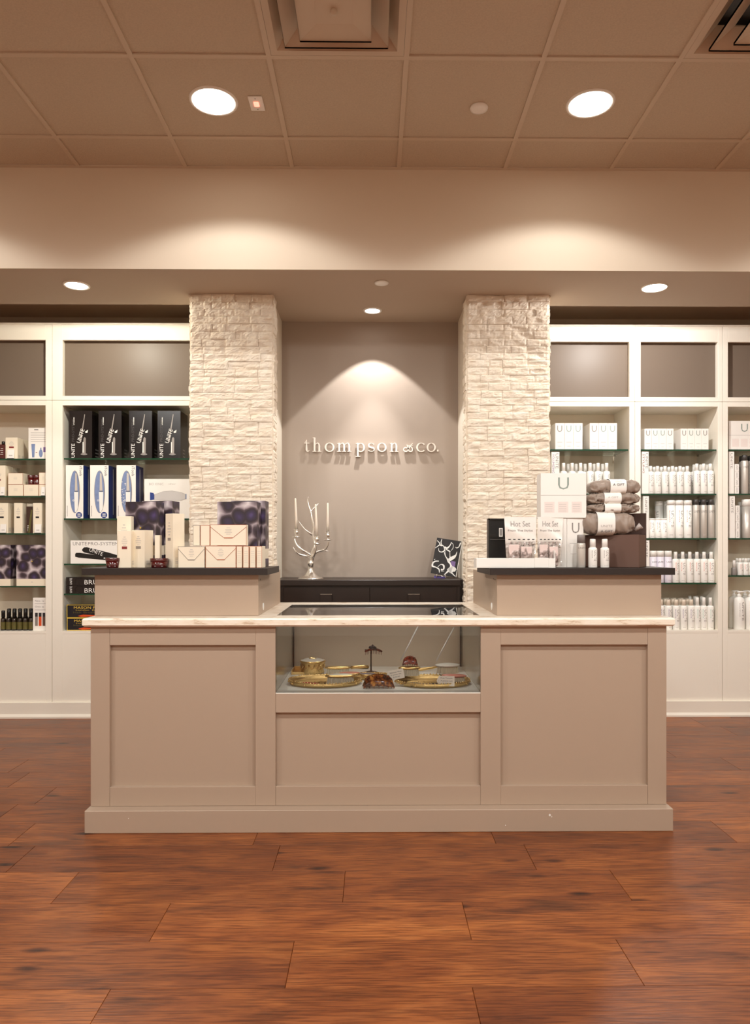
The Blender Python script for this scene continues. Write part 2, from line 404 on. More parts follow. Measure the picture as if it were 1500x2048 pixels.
ORD = ['first', 'second', 'third', 'fourth', 'fifth', 'sixth', 'seventh', 'eighth', 'ninth', 'tenth', 'eleventh', 'twelfth']
def nth(i, n):
    if i == 0: return 'leftmost'
    if i == n-1: return 'rightmost'
    return ORD[i]+' from left'
# ================================================================== STRUCTURE
# floor planks
fl = MB(); rows = {}
PW, PL = .2365, .975
KN = {0: (553, 2.79), -1: (688, 2.55), -2: (322, 2.32), -3: (580, 2.08), -4: (190, 1.85)}
rnd = []
random.seed(3)
k0 = int((WBACK-2.67)/PW)-1; k1 = int((5.5-2.67)/PW)+1
for k in range(k0, k1+1):
    ya, yb = 2.67+k*PW, 2.67+(k+1)*PW
    ya, yb = max(ya, WBACK), min(yb, 5.5)
    if yb-ya < .01: continue
    offx = X(*KN[k]) if k in KN else random.uniform(0, PL)
    j = math.floor((WL-offx)/PL)
    while offx+j*PL < WR:
        xa, xb = max(offx+j*PL, WL), min(offx+(j+1)*PL, WR)
        if xb-xa > .01:
            g = .0013
            fl.add([(xa+g,ya+g,0),(xb-g,ya+g,0),(xb-g,yb-g,0),(xa+g,yb-g,0),(xa,ya,-.003),(xb,ya,-.003),(xb,yb,-.003),(xa,yb,-.003)],
                   [(0,1,2,3),(0,4,5,1),(1,5,6,2),(2,6,7,3),(3,7,4,0)], False)
            r_ = (random.random(), random.random(), random.random(), 1); rnd += [r_]*5
        j += 1
fo = struct('floor', fl, M_FLOOR)
ca = fo.data.color_attributes.new('rnd', 'FLOAT_COLOR', 'CORNER')
for p in fo.data.polygons:
    for li in p.loop_indices: ca.data[li].color = rnd[p.index]

# outer walls
struct('wall_left', bx(M_PAINT, (WL-.1, WL, WBACK, 5.56, 0, CEIL+.15)))
struct('wall_right', bx(M_PAINT, (WR, WR+.1, WBACK, 5.56, 0, CEIL+.15)))
struct('wall_front', bx(M_WHITEW, (WL, WR, WBACK-.1, WBACK, 0, CEIL+.15)))
struct('wall_back', bx(M_PAINT, (WL, WR, D_BACK, D_BACK+.1, 0, CEIL+.15)))
# ceiling with lay-in grid
gx0 = X(158, D_SOF); gp = (X(1430.7, D_SOF)-gx0)/6; gyp = .64; gy0 = 3.86
ce = MB(); ce.mat(M_CEIL); gr = MB(); gr.mat(M_GRID)
xs = [gx0+gp*i for i in range(-5, 12) if WL < gx0+gp*i < WR]; ys = [gy0-gyp*i for i in range(0, 12) if gy0-gyp*i > WBACK]
VENTS = [(2, 1), (5, 1)]         # (column after the line at px 158, row toward the camera)
def cell(i, j): return gx0+gp*i, gx0+gp*(i+1), gy0-gyp*(j+1), gy0-gyp*j
VC = [cell(*c) for c in VENTS]
xx = [WL]+xs+[WR]; yy = [WBACK]+ys[::-1]+[D_SOF]
for a in range(len(xx)-1):
    for c in range(len(yy)-1):
        if any(abs(xx[a]-q[0]) < .01 and abs(yy[c]-q[2]) < .01 for q in VC): continue
        x0, x1, y0, y1 = xx[a], xx[a+1], yy[c], yy[c+1]
        ce.add([(x0,y0,CEIL+.007),(x1,y0,CEIL+.007),(x1,y1,CEIL+.007),(x0,y1,CEIL+.007)], [(3,2,1,0)], False)
for x in xs: gr.box(x-.0115, x+.0115, WBACK, D_SOF, CEIL, CEIL+.0065)
for y in ys: gr.box(WL, WR, y-.0115, y+.0115, CEIL+.0001, CEIL+.0064)
gr.box(WL, WR, D_SOF-.022, D_SOF, CEIL-.0002, CEIL+.0063)
co = struct('ceiling', ce); 
g_ = gr.build('ceiling_grid', None, co)
# soffit: face, underside, raised slots added over the cabinets for a band of shade
cl0, cl1 = X(376, D_COL), X(549, D_COL); cr0, cr1 = X(930.5, D_COL), X(1102.5, D_COL)
NL, NR = X(563.8, D_NICHE), X(916, D_NICHE)
so = MB(); so.mat(M_PAINT)
so.mat(M_SOFF); so.box(WL, WR, D_SOF-.001, D_SOF, SOF, CEIL-.0004); so.mat(M_PAINT); so.box(WL, WR, D_SOF, D_SHADE_SLOT, SOF, CEIL+.01)
so.box(cl0+.02, cr1-.02, D_SHADE_SLOT, D_NICHE+.02, SOF, CEIL+.01)     # continues over columns and niche
so.box(WL, cl0+.02, D_SHADE_SLOT, D_BACK, SOF+.13, CEIL+.01)
so.box(cr1-.02, WR, D_SHADE_SLOT, D_BACK, SOF+.13, CEIL+.01)
struct('ceiling_soffit', so)
struct('wall_niche', bx(M_NICHE, (NL-.02, NR+.02, D_NICHE, D_NICHE+.08, 0, SOF)))
# columns: drywall core and stone veneer
def stone_face(mb, P, u, nrm, wdt, seed, alt=0):
    rnd_ = random.Random(seed); z = 0; r = 0; H = .0466
    P = Vector(P); u = Vector(u); nrm = Vector(nrm)
    while z < SOF-.001:
        h = min(H*rnd_.uniform(.93, 1.07), SOF-z)
        if SOF-(z+h) < .012: h = SOF-z
        joints = [0]
        if wdt > .3:
            pat = rnd_.choice([(.15, .44, .74), (.25, .54, .84), (.15, .54, .84), (.25, .44, .74), (.15, .44, .84), (.25, .54, .74), (.54,), (.44, .74)])
            joints += [q+rnd_.uniform(-.02, .02) for q in pat]
        joints.append(1)
        for a, bq in zip(joints[:-1], joints[1:]):
            pr = rnd_.uniform(0, .0065); w_ = (bq-a)*wdt; nu = max(3, int(w_/.010)); nv = 6; sl = rnd_.uniform(-.06, .06); sv = rnd_.uniform(-.05, .07)
            V = []; Fc = []
            for jv in range(nv+1):
                for iu in range(nu+1):
                    uu = a*wdt+.0006+(w_-.0012)*iu/nu; vv = z+.0005+(h-.001)*jv/nv
                    q = P+u*uu; nn = noise.noise(Vector((q.x*22+seed, q.y*22, vv*45)))*.0042+noise.noise(Vector((q.x*70, q.y*70+seed, vv*110)))*.0026
                    rr_ = noise.noise(Vector((q.x*9, vv*30+seed, q.y*9)))
                    if rr_ > .12: nn -= (rr_-.12)*.014
                    e = min(iu, nu-iu)
                    d = pr+nn+sl*(iu/nu-.5)*.03+sv*(jv/nv-.5)*.05+.009-(.0025 if (e == 0 or jv in (0, nv)) else 0)
                    if e == 0 and (a == 0 or bq == 1): d = min(d, .016)
                    p = q+nrm*max(d, .0005); V.append((p.x, p.y, vv))
            st = nu+1
            for jv in range(nv):
                for iu in range(nu): Fc.append((jv*st+iu, jv*st+iu+1, (jv+1)*st+iu+1, (jv+1)*st+iu))
            ring = [iu for iu in range(nu+1)]+[jv*st+nu for jv in range(1, nv+1)]+[nv*st+iu for iu in range(nu-1, -1, -1)]+[jv*st for jv in range(nv-1, 0, -1)]
            b0 = len(V)
            for i in ring:
                p = Vector(V[i]); dd = (p-P).dot(nrm); p = p-nrm*(dd+.004); V.append(tuple(p))
            L = len(ring)
            for i in range(L): Fc.append((ring[i], b0+i, b0+(i+1) % L, ring[(i+1) % L]))
            mb.add(V, Fc, False)
        z += h; r += 1
def column(side, x0, x1, inner):
    core = bx(M_WHITEW, (x0+.028, x1-.028, D_COL+.03, D_BACK if False else D_NICHE+.08, 0, SOF-.0005))
    o = struct('wall_column_'+side, core)
    st = MB(); st.mat(M_STONE); e = .014
    st.box(x0+e+.002, x1-e-.002, D_COL+e+.002, D_COL+.15, 0, SOF-.0006)
    stone_face(st, (x0+e, D_COL+e, 0), (1, 0, 0), (0, -1, 0), x1-x0-2*e, 11 if side == 'left' else 23)
    stone_face(st, (x1-e, D_COL+e, 0), (0, 1, 0), (1, 0, 0), .135, 31 if side == 'left' else 43)
    stone_face(st, (x0+e, D_COL+.149, 0), (0, -1, 0), (-1, 0, 0), .135, 51 if side == 'left' else 63)
    st.build('ledge_stone_cladding', None, o)
column('left', cl0, cl1, 1); column('right', cr0, cr1, 0)
# niche drywall returns, plain
struct('wall_niche_left', bx(M_WHITEW, (NL-.03, NL, D_COL+.1501, D_NICHE-.0005, 0, SOF-.0007)))
struct('wall_niche_right', bx(M_WHITEW, (NR, NR+.03, D_COL+.1501, D_NICHE-.0005, 0, SOF-.0007)))

# ceiling fixtures
def downlight(x, y, z, r, glow, label, trim=.014):
    t = thing('recessed_downlight', label, 'ceiling light', (x, y, z), group=None)
    tr = MB(); tr.mat(M_WPLAS); tr.lathe([(r, -.0005), (r+.002, -.006), (r+trim, -.006), (r+trim+.002, -.0005)], n=40, cap=False); part('trim_ring', tr, None, t)
    d = MB(); d.mat(glow); d.lathe([(0.0, -.0045), (r*.6, -.004), (r, -.0025)], n=40, cap=False)
    d.f = [f[::-1] for f in d.f]; part('lens', d, None, t, 'glowing lens')
downlight(MAIN[0][0], MAIN[0][1], CEIL+.007, .102, M_LAMP, 'large glowing round downlight in the tiled ceiling, left of the small red-lit plate')
downlight(MAIN[1][0], MAIN[1][1], CEIL+.007, .102, M_LAMP, 'large glowing round downlight in the tiled ceiling, right of the white smoke detector')
downlight(SIDE[0][0], SIDE[0][1], SOF, .062, M_LAMP, 'small glowing downlight in the soffit left of the stone columns')
downlight(SIDE[1][0], SIDE[1][1], SOF, .070, M_LAMP, 'small glowing downlight in the soffit right of the stone columns', .006)
downlight(NICHE_X, 4.88, SOF, .048, M_LAMP2, 'smallest white downlight in the soffit between the two stone columns', .014)
for x, y in MAIN[2:]+ROOM:          # the other recessed lamps of the room, outside the frame
    d = MB(); d.mat(M_WPLAS); d.lathe([(.102, -.0005), (.104, -.006), (.116, -.006), (.118, -.0005)], n=32, cap=False)
    d.mat(M_LAMP); d.lathe([(.102, -.0025), (.06, -.004), (0.0, -.0045)], n=32, cap=False)
    d.build('recessed_lamp', None, co, (x, y, CEIL+.007))
sd = MB(); sd.mat(M_WPLAS); sd.lathe([(.043, 0), (.045, -.004), (.043, -.010), (.03, -.013), (0, -.0135)], n=36, cap=False)
Dd = F*(CEIL-EYE)/(HY-216)
tag(sd.build('ceiling_disc', None, None, (X(958, Dd), Dd, CEIL+.0068)), 'white round cover disc on the tiled ceiling', 'ceiling cover')
sd = MB(); sd.mat(M_WPLAS); sd.lathe([(.041, 0), (.043, -.003), (.041, -.007), (.03, -.009), (0, -.0095)], n=36, cap=False)
Dd = F*(SOF-EYE)/(HY-565)
tag(sd.build('ceiling_disc', None, None, (X(763, Dd), Dd, SOF-.0002)), 'white round cover disc on the soffit above the niche downlight', 'ceiling cover')
Dd = F*(CEIL-EYE)/(HY-210)
t = thing('sensor_plate', 'small white wall-plate style sensor with red light on the tiled ceiling', 'sensor', (X(513, Dd), Dd, CEIL+.0066))
part('plate', bx(M_WPLAS, (-.035, .035, -.057, .057, -.006, 0), ch=.002), None, t)
part('red_indicator', bx(M_REDLED, (-.012, .012, -.018, .018, -.009, -.0061)), None, t, 'glowing red indicator')
for q in (-.0425, .0425): part('screw', bx(M_GREY, (-.003, .003, q-.0025, q+.0025, -.0072, -.0061)), None, t)
def vent(q, label):
    x0, x1, y0, y1 = q; cx, cy = (x0+x1)/2, (y0+y1)/2; hx, hy = (x1-x0)/2-.0125, (y1-y0)/2-.0125
    t = thing('ceiling_vent', label, 'air vent', (cx, cy, CEIL))
    fr = MB(); fr.mat(M_GRID)
    def frustum(mb, ax, ay, az, bx_, by_, bz, th=.003):
        V = []
        for (a, b_, z_) in ((ax, ay, az), (bx_, by_, bz), (bx_, by_, bz+th), (ax, ay, az+th)):
            V += [(-a, -b_, z_), (a, -b_, z_), (a, b_, z_), (-a, b_, z_)]
        Fc = []
        for i in range(4):
            for k in range(4):
                Fc.append((i*4+k, ((i+1) % 4)*4+k, ((i+1) % 4)*4+(k+1) % 4, i*4+(k+1) % 4))
        mb.add(V, Fc, False)
    frustum(fr, hx, hy, .0005, hx-.03, hy-.03, .0005); frustum(fr, hx-.03, hy-.03, .001, hx-.10, hy-.10, .075)
    part('frame', fr, None, t)
    part('duct_neck', bx(M_DGREY, (-hx, hx, -hy, hy, .10, .105)), None, t)
    for a, z in ((.222, -.022), (.150, -.045)):
        lv = MB(); lv.mat(M_GRID); frustum(lv, a, a, z-.006, a, a, z+.004, .001); frustum(lv, a, a, z, a-.075, a-.075, z+.05 if a > .2 else z+.018); part('louver', lv, None, t)
    ct = MB(); ct.mat(M_GRID); ct.box(-.076, .076, -.076, .076, -.027, -.024); ct.lathe([(.014, 0), (.016, -.012), (0, -.016)], (0, 0, -.027), 20, cap=False); part('centre_plate', ct, None, t)
vent(VC[0], 'large square stepped air vent in the tiled ceiling, nearer the middle'); vent(VC[1], 'large square stepped air vent cut by the right edge of the tiled ceiling')

# ================================================================== DISPLAY CABINETS
SH_D = D_CAB+.024       # front of the glass shelves
def cabinet(xa, xb, oa, ob, shelves, label, side):
    """xa..xb outer, oa..ob opening; shelves are heights"""
    t = thing('display_cabinet', label, 'display cabinet', ((xa+xb)/2, D_CAB, 0)); ox, oy = (xa+xb)/2, D_CAB
    L = lambda mb: mb.xf(Matrix.Translation((-ox, -oy, 0)))
    g = .0012; xa += g; xb -= g
    zt0, zt1, zt2, zm, zl, zs = TOPZ, RAILZ, PANEB, SEAMZ, LOWT, SILLZ
    f = MB(); f.mat(M_WHITE); y0, y1 = D_CAB, D_CAB+.022
    f.box(xa, oa, y0, y1, zm+.0012, zt0, ch=.0012); f.box(ob, xb, y0, y1, zm+.0012, zt0, ch=.0012); f.box(oa, ob, y0+.0004, y1, zt1, zt0, ch=.0012); f.box(oa, ob, y0+.0004, y1, zm+.0012, zt2, ch=.0012)
    f.box(xa, oa, y0, y1, .10, zm-.0012, ch=.0012); f.box(ob, xb, y0, y1, .10, zm-.0012, ch=.0012); f.box(oa, ob, y0+.0004, y1, zl, zm-.0012, ch=.0012)
    f.box(oa, ob, y0+.0002, y1, .10, zs-.018, ch=.001)
    L(f); part('face_frame', f, None, t)
    c = MB(); c.mat(M_CABIN); yb = D_BACK-.012
    c.box(xa, xb, yb, yb+.008, .1, zt0-.002)
    c.mat(M_WHITE)
    for q0, q1 in ((xa, oa-.006), (ob+.006, xb)): c.box(q0, q1, y1, yb, .1, zt0-.002)
    c.box(xa, xb, y1, yb, zt1+.012, zt0-.002); c.box(xa, xb, y1, yb, zl+.006, zt2-.008); c.box(oa-.006, ob+.006, y0-.001, yb, zs-.018, zs)
    c.box(xa, xb, D_CAB-.006, yb, zt0-.0015, zt0+.010)
    L(c); part('carcass', c, None, t)
    p = bx(M_PANE, (oa-.004, ob+.004, y1+.030, y1+.034, zt2-.004, zt1+.010)); L(p); part('upper_panel', p, None, t, 'glossy taupe panel of the upper opening')
    for z in shelves:
        s_ = MB(); s_.mat(M_SHELF); s_.box(oa, ob, SH_D+.002, yb-.004, z-.0075, z)
        s_.mat(M_GEDGE); s_.box(oa, ob, SH_D, SH_D+.002, z-.0095, z+.0005); L(s_); part('glass_shelf', s_, None, t)
        for xx_ in (oa+.002, ob-.006):
            br = bx(M_CHROME, (xx_-.004, xx_+.008, yb-.05, yb-.035, z-.015, z-.0077)); L(br); part('shelf_bracket', br, None, t)
    return t
TOPZ, RAILZ, PANEB, SEAMZ, LOWT, SILLZ = Z(651, D_CAB), Z(682, D_CAB), Z(793, D_CAB), Z(802, D_CAB), Z(812, D_CAB), Z(1261.5, D_CAB)
def xc(p): return X(p, D_CAB)
def sz(py, px): return Z(py, SH_D, px)
SA = [sz(917.5, 50), sz(992, 50), sz(1066.5, 50), sz(1172, 50)]
SB = [sz(916.5, 250), sz(1037, 250), sz(1127.5, 250), sz(1187.5, 250)]
SD = [sz(899, 1350), sz(987.5, 1350), sz(1076.5, 1350), sz(1166, 1350)]
SE = [sz(899, 1480), sz(987.5, 1480), sz(1076.5, 1480), sz(1151, 1480)]
xcl, xcr = cl0-.006, cr1+.006
cabinet(xc(-204), xc(104), xc(-182), xc(91), SA, 'white display cabinet at the far left holding cream and purple boxes', 'l')
cabinet(xc(104), xcl, xc(125), xcl-.05, SB, 'white display cabinet left of the stone columns with black boxes on top shelf', 'l')
cabinet(xcr, xc(1270), xcr+.05, xc(1259), SD, 'white display cabinet just right of the right stone column', 'r')
cabinet(xc(1270), xc(1445), xc(1281.5), xc(1436), SD, 'middle white display cabinet on the right, packed with white bottles', 'r')
cabinet(xc(1445), xc(1629), xc(1456), xc(1612), SE, 'white display cabinet at the far right, cut by the picture edge', 'r')
for side, a, b_ in (('left', xc(-204), xcl), ('right', xcr, xc(1625))):
    bb = MB(); bb.mat(M_WHITE)
    bb.box(a, b_, D_CAB-.018, D_CAB-.0005, .02, .100); bb.box(a, b_, D_CAB-.018, D_CAB-.0005, .1001, .107)
    V = [(a, D_CAB-.034, 0), (a, D_CAB-.034, .012), (a, D_CAB-.018, .028), (a, D_CAB-.0005, .028), (a, D_CAB-.0005, 0)]
    bb.add(V+[(b_, v[1], v[2]) for v in V], [(0,1,2,3,4), (9,8,7,6,5)]+[(i, i+5, (i+1) % 5+5, (i+1) % 5) for i in range(5)], False)
    struct('baseboard_'+side, bb)
# walls beyond the cabinets (out of frame)
struct('wall_cabinet_end_left', bx(M_PAINT, (WL, xc(-204)-.002, D_CAB, D_BACK, 0, SOF)))
struct('wall_cabinet_end_right', bx(M_PAINT, (xc(1625)+.002, WR, D_CAB, D_BACK, 0, SOF)))

# ================================================================== RECEPTION COUNTER
DP, DB, DS, DR = 3.027, 3.08, 3.05, 3.154
zp = Z(1620, DP); zs1 = Z(1236.3, DS); zs0 = Z(1253.3, DS)
bl, br_ = X(181.3, DB), X(1333, DB); pl, pr_ = X(168.7, DP), X(1346.7, DP)
CBK = 3.92
gl0, gl1 = X(551.3, DB), X(961, DB); zcf = Z(1385.4, DB, 750)
t = thing('reception_counter', 'long taupe panelled reception counter with a glazed display case in its middle', 'counter', (0, DB, 0))
def CP(name, mb, label=None):
    mb.xf(Matrix.Translation((0, -DB, 0))); return part(name, mb, None, t, label)
CP('plinth', bx(M_COUNT, (pl, pr_, DP, CBK, 0, zp), ch=.002))
rec = .022; zq0, zq1 = Z(1572.5, DB), Z(1290, DB); zr = Z(1425, DB)
pxl = (X(219.5, DB), X(511, DB)); pxr = (X(1001.5, DB), X(1295.5, DB))
f = MB(); f.mat(M_COUNT); c_ = .001
ztop = zs0-.0008; y0, y1 = DB, DB+rec+.004
for a, b_ in ((bl, pxl[0]-.0006), (pxr[1]+.0006, br_)): f.box(a, b_, y0, CBK-.03, zp+.0005, ztop, ch=c_)
for a, b_ in ((pxl[1], gl0-.0006), (gl1+.0006, pxr[0])): f.box(a, b_, y0+.0003, y1, zp+.0005, ztop, ch=c_)
for a, b_ in (pxl, pxr): f.box(a, b_, y0+.0005, y1, zq1, ztop, ch=c_); f.box(a, b_, y0+.0005, y1, zp+.0005, zq0, ch=c_)
f.box(gl0, gl1, y0+.0005, y1, zp+.0005, zq0, ch=c_); f.box(gl0, gl1, y0+.0005, y1, zr, zcf-.004, ch=c_)
CP('face_frame', f)
for (a, b_), z1_ in ((pxl, zq1), (pxr, zq1), ((gl0, gl1), zr)):
    CP('panel', bx(M_COUNT, (a-.01, b_+.01, y0+rec, y0+rec+.012, zq0-.01, z1_+.01)))
CP('back_panel', bx(M_COUNT, (bl+.02, br_-.02, CBK-.03, CBK-.01, zp+.0005, ztop)))
CP('case_floor', bx(M_CASEF, (gl0, gl1, DB+.0004, 3.76, zcf-.004, zcf)), 'pale display board')
CP('case_side', bx(M_CASEW, (gl0-.012, gl0-.0007, y1+.001, 3.76, zcf-.004, ztop)), 'lacquered side wall of the display case')
CP('case_side', bx(M_CASEW, (gl1+.0007, gl1+.012, y1+.001, 3.76, zcf-.004, ztop)), 'lacquered side wall of the display case')
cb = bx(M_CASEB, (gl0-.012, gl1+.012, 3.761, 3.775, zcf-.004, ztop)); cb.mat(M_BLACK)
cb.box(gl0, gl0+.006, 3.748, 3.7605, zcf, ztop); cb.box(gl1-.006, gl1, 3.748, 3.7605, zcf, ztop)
CP('case_back', cb)
CP('case_glass', bx(M_GLASS, (gl0+.001, gl1-.001, DB+.004, DB+.009, zcf+.0003, ztop)), 'clear front glass of the display case')
lk = MB(); lk.mat(M_WPLAS); xk = X(751, 3.70); zk = ztop-.001
lk.add([(xk+a, 3.70, zk+z) for a, z in ((-.030, 0), (.030, 0), (.028, -.012), (.010, -.026), (-.010, -.026), (-.028, -.012))]+[(xk+a, 3.704, zk+z) for a, z in ((-.030, 0), (.030, 0), (.028, -.012), (.010, -.026), (-.010, -.026), (-.028, -.012))],
       [(5,4,3,2,1,0), (6,7,8,9,10,11)]+[(i, (i+1) % 6, (i+1) % 6+6, i+6) for i in range(6)][::1], False)
lk.mat(M_DGREY); lk.lathe([(.0025, 0), (.0025, .001), (0, .001)], (0, 0, 0), 8); 
CP('lock_plate', lk, 'small white lock plate hanging behind the glass')
# paint chips
ch_ = MB(); ch_.mat(M_WPLAS)
for px_, py_, r_ in ((1099.5, 1630, .0045), (1103.5, 1633.5, .002), (1011, 1650.5, .0022), (257, 1637, .0015)):
    ch_.ell(X(px_, DP), Z(py_, DP, px_), r_, r_*1.2, DP-.0004, 7)
CP('paint_chip', ch_, 'white chips in the plinth paint')

# stone slab with glass top
t = thing('stone_countertop', 'cream stone countertop slab with a glass window over the display case', 'countertop', (0, DS, zs0))
hx0, hx1, hy0, hy1 = X(552.8, 3.177), X(959.2, 3.177), 3.177, 3.80
sl = MB(); sl.mat(M_SLAB); c = .004
OT = [(X(164, DS), DS), (X(1350, DS), DS), (X(1350, DS), 3.935), (X(164, DS), 3.935)]; IN = [(hx0, hy0), (hx1, hy0), (hx1, hy1), (hx0, hy1)]
def inset(P, d):
    x0, y0_, x1, y1_ = P[0][0]+d, P[0][1]+d, P[2][0]-d, P[2][1]-d; return [(x0, y0_), (x1, y0_), (x1, y1_), (x0, y1_)]
V = []
cc = .007
loops = [(OT, 0+cc), (OT, 0), (OT, 0), (OT, 0)]
def loop(P, z): return [(p[0], p[1], z) for p in P]
V += loop(inset(OT, cc), zs0)+loop(OT, zs0+cc)+loop(OT, zs1-cc)+loop(inset(OT, .003), zs1-.002)+loop(inset(OT, cc), zs1)+loop(IN, zs1)+loop(IN, zs0)
Fc = []
for i in range(6):
    for k in range(4): Fc.append((i*4+k, i*4+(k+1) % 4, (i+1)*4+(k+1) % 4, (i+1)*4+k))
for k in range(4): Fc.append((24+k, 24+(k+1) % 4, (k+1) % 4, k))
sl.add(V, Fc, False); sl.xf(Matrix.Translation((0, -DS, -zs0))); part('slab', sl, None, t)
gt = bx(glass('flush_top_glass', (.99, 1, .99), 1.1), (hx0+.001, hx1-.001, hy0+.001, hy1-.001, zs1-.008, zs1-.0015)); gt.xf(Matrix.Translation((0, -DS, -zs0))); part('glass_top', gt, None, t, 'clear glass set flush in the slab')

# raised ledges
zt0_, zt1_ = Z(1150, 3.11), Z(1136.2, 3.11)
def ledge(xa, xb, ta, tb, inner, label):
    cx = (xa+xb)/2; t = thing('raised_ledge', label, 'counter ledge', (cx, DR, zs1)); T = Matrix.Translation((-cx, -DR, -zs1))
    rb = MB(); rb.mat(M_COUNT); z0, z1 = zs1+.0004, zt0_-.0006
    rb.box(xa, xb, DR, DR+.018, z0, z1, ch=.0008); rb.box(xa, xa+.018, DR+.0185, 3.90, z0, z1); rb.box(xb-.018, xb, DR+.0185, 3.90, z0, z1)
    rb.box(xa+.018, xb-.018, 3.45, 3.465, z0, z1)
    rb.xf(T); part('riser', rb, None, t)
    tp = bx(M_DKTOP, (ta, tb, 3.11, 3.495, zt0_, zt1_), ch=.0012); tp.xf(T); part('dark_top', tp, None, t, 'dark laminate top')
    gm = MB(); gm.mat(M_WPLAS); sgn = 1 if inner > cx else -1
    s0 = len(gm.v); gm.lathe([(.0145, 0), (.0165, 0), (.0165, .003), (0, .0035)], n=24, cap=False)
    gm.xf(Matrix.Translation((inner, 3.287, .923)) @ Matrix.Rotation(R(90)*sgn, 4, 'Y')); gm.xf(T); part('grommet', gm, None, t, 'round white cable grommet')
    cp = MB(); cp.mat(M_DGREY)
    if sgn < 0: cp.box(inner-.001, inner, 3.20, 3.206, 1.045, 1.052); cp.box(inner-.001, inner, 3.235, 3.241, 1.047, 1.054)
    else: cp.box(inner, inner+.001, 3.20, 3.205, 1.045, 1.052)
    cp.xf(T); part('screw_hole', cp, None, t)
rl0, rl1 = X(189.3, DR), X(516.8, DR); rr0, rr1 = X(994, DR), X(1322.6, DR)
ledge(rl0, rl1, X(163, 3.11), X(535, 3.11), rl1, 'raised counter ledge with dark top at the left, holding cream boxes')
ledge(rr0, rr1, X(980, 3.11), X(1350.5, 3.11), rr0, 'raised counter ledge with dark top at the right, holding gift pouches')
LT = zt1_   # top of ledges
LSX = None

# ================================================================== CONSOLE in the niche
DC = 4.68; zc1 = Z(1160, DC); zc0 = Z(1171, DC)
t = thing('console_cabinet', 'dark espresso wood console filling the niche behind the counter', 'cabinet', ((NL+NR)/2, DC, 0)); cx = (NL+NR)/2
T = Matrix.Translation((-cx, -DC, 0)); ca_, cb_ = NL+.002, NR-.002
cfl, cfr = cl1+.008, cr0-.008
m_ = bx(M_ESP, (cfl if False else cl1-.0, cfr if False else cr0+.0, DC, DC+.02, zc0, zc1)); 
m_ = bx(M_ESP, (cl1+.018, cr0-.018, DC-.012, D_COL+.16, zc0, zc1), (ca_, cb_, D_COL+.161, D_NICHE-.004, zc0, zc1), ch=.0015); m_.xf(T); part('top', m_, None, t)
m_ = bx(M_ESP, (cl1+.02, cr0-.02, DC+.012, D_COL+.16, .06, zc0-.0005), (ca_, cb_, D_COL+.161, D_NICHE-.004, .06, zc0-.0005)); m_.xf(T); part('body', m_, None, t)
for lx in (cl1+.06, cr0-.06):
    m_ = bx(M_ESP, (lx-.025, lx+.025, DC+.03, DC+.08, 0, .0595)); m_.xf(T); part('leg', m_, None, t)
dx0, dxm, dx1 = X(567, DC), X(739.5, DC), X(913, DC)
for a, b_, hc in ((dx0, dxm-.001, X(652.5, DC)), (dxm+.001, dx1, X(827.5, DC))):
    z1_ = Z(1175, DC); m_ = bx(M_ESP, (a, b_, DC+.003, DC+.0118, .62, z1_), ch=.001); m_.xf(T); dr = part('drawer', m_, None, t)
    zh = Z(1187.5, DC); hw = S(11.5, DC)
    h = bx(M_CHROME, (hc-hw, hc+hw, DC-.022, DC-.017, zh-.004, zh)); h.mat(M_ESP); h.box(hc-hw+.001, hc+hw-.001, DC-.0205, DC-.0185, zh-.055, zh-.0045); h.mat(M_CHROME)
    h.box(hc-hw, hc-hw+.006, DC-.0165, DC+.0029, zh-.004, zh); h.box(hc+hw-.006, hc+hw, DC-.0165, DC+.0029, zh-.004, zh)
    h.xf(T); part('pull', h, None, dr, 'flat metal-edged pull')

# ================================================================== SIGN  thompson & co.
def arc(cx, cz, rx, rz, a0, a1, n=14): return [(cx+rx*math.cos(R(a0+(a1-a0)*k/n)), cz+rz*math.sin(R(a0+(a1-a0)*k/n))) for k in range(n+1)]
def owid(pts, cx, thick, thin):
    out = []
    for p in pts:
        out.append(0)
    return out
TK, TN = .19, .075
def wv(n, f): return [f(k/(n)) for k in range(n+1)]
def bowl(cx, cz, rx, rz, a0, a1, n=24, thick=TK, thin=TN):
    P = arc(cx, cz, rx, rz, a0, a1, n); W = [thin+(thick-thin)*abs(math.cos(R(a0+(a1-a0)*k/n)))**1.5 for k in range(n+1)]
    return P, W
def serif(x0, x1, z=.035, w_=.07): return ([(x0, z), (x1, z)], w_)
def arch(x0, x1):
    P = [(x0, .62), (x0+.10, .82)]+arc((x0+x1)/2+.07, .62, (x1-x0)/2-.07, .34, 110, 0, 8)+[(x1, .04)]
    W = [.06, .075]+[.08+.11*k/8 for k in range(9)]+[TK]; return P, W
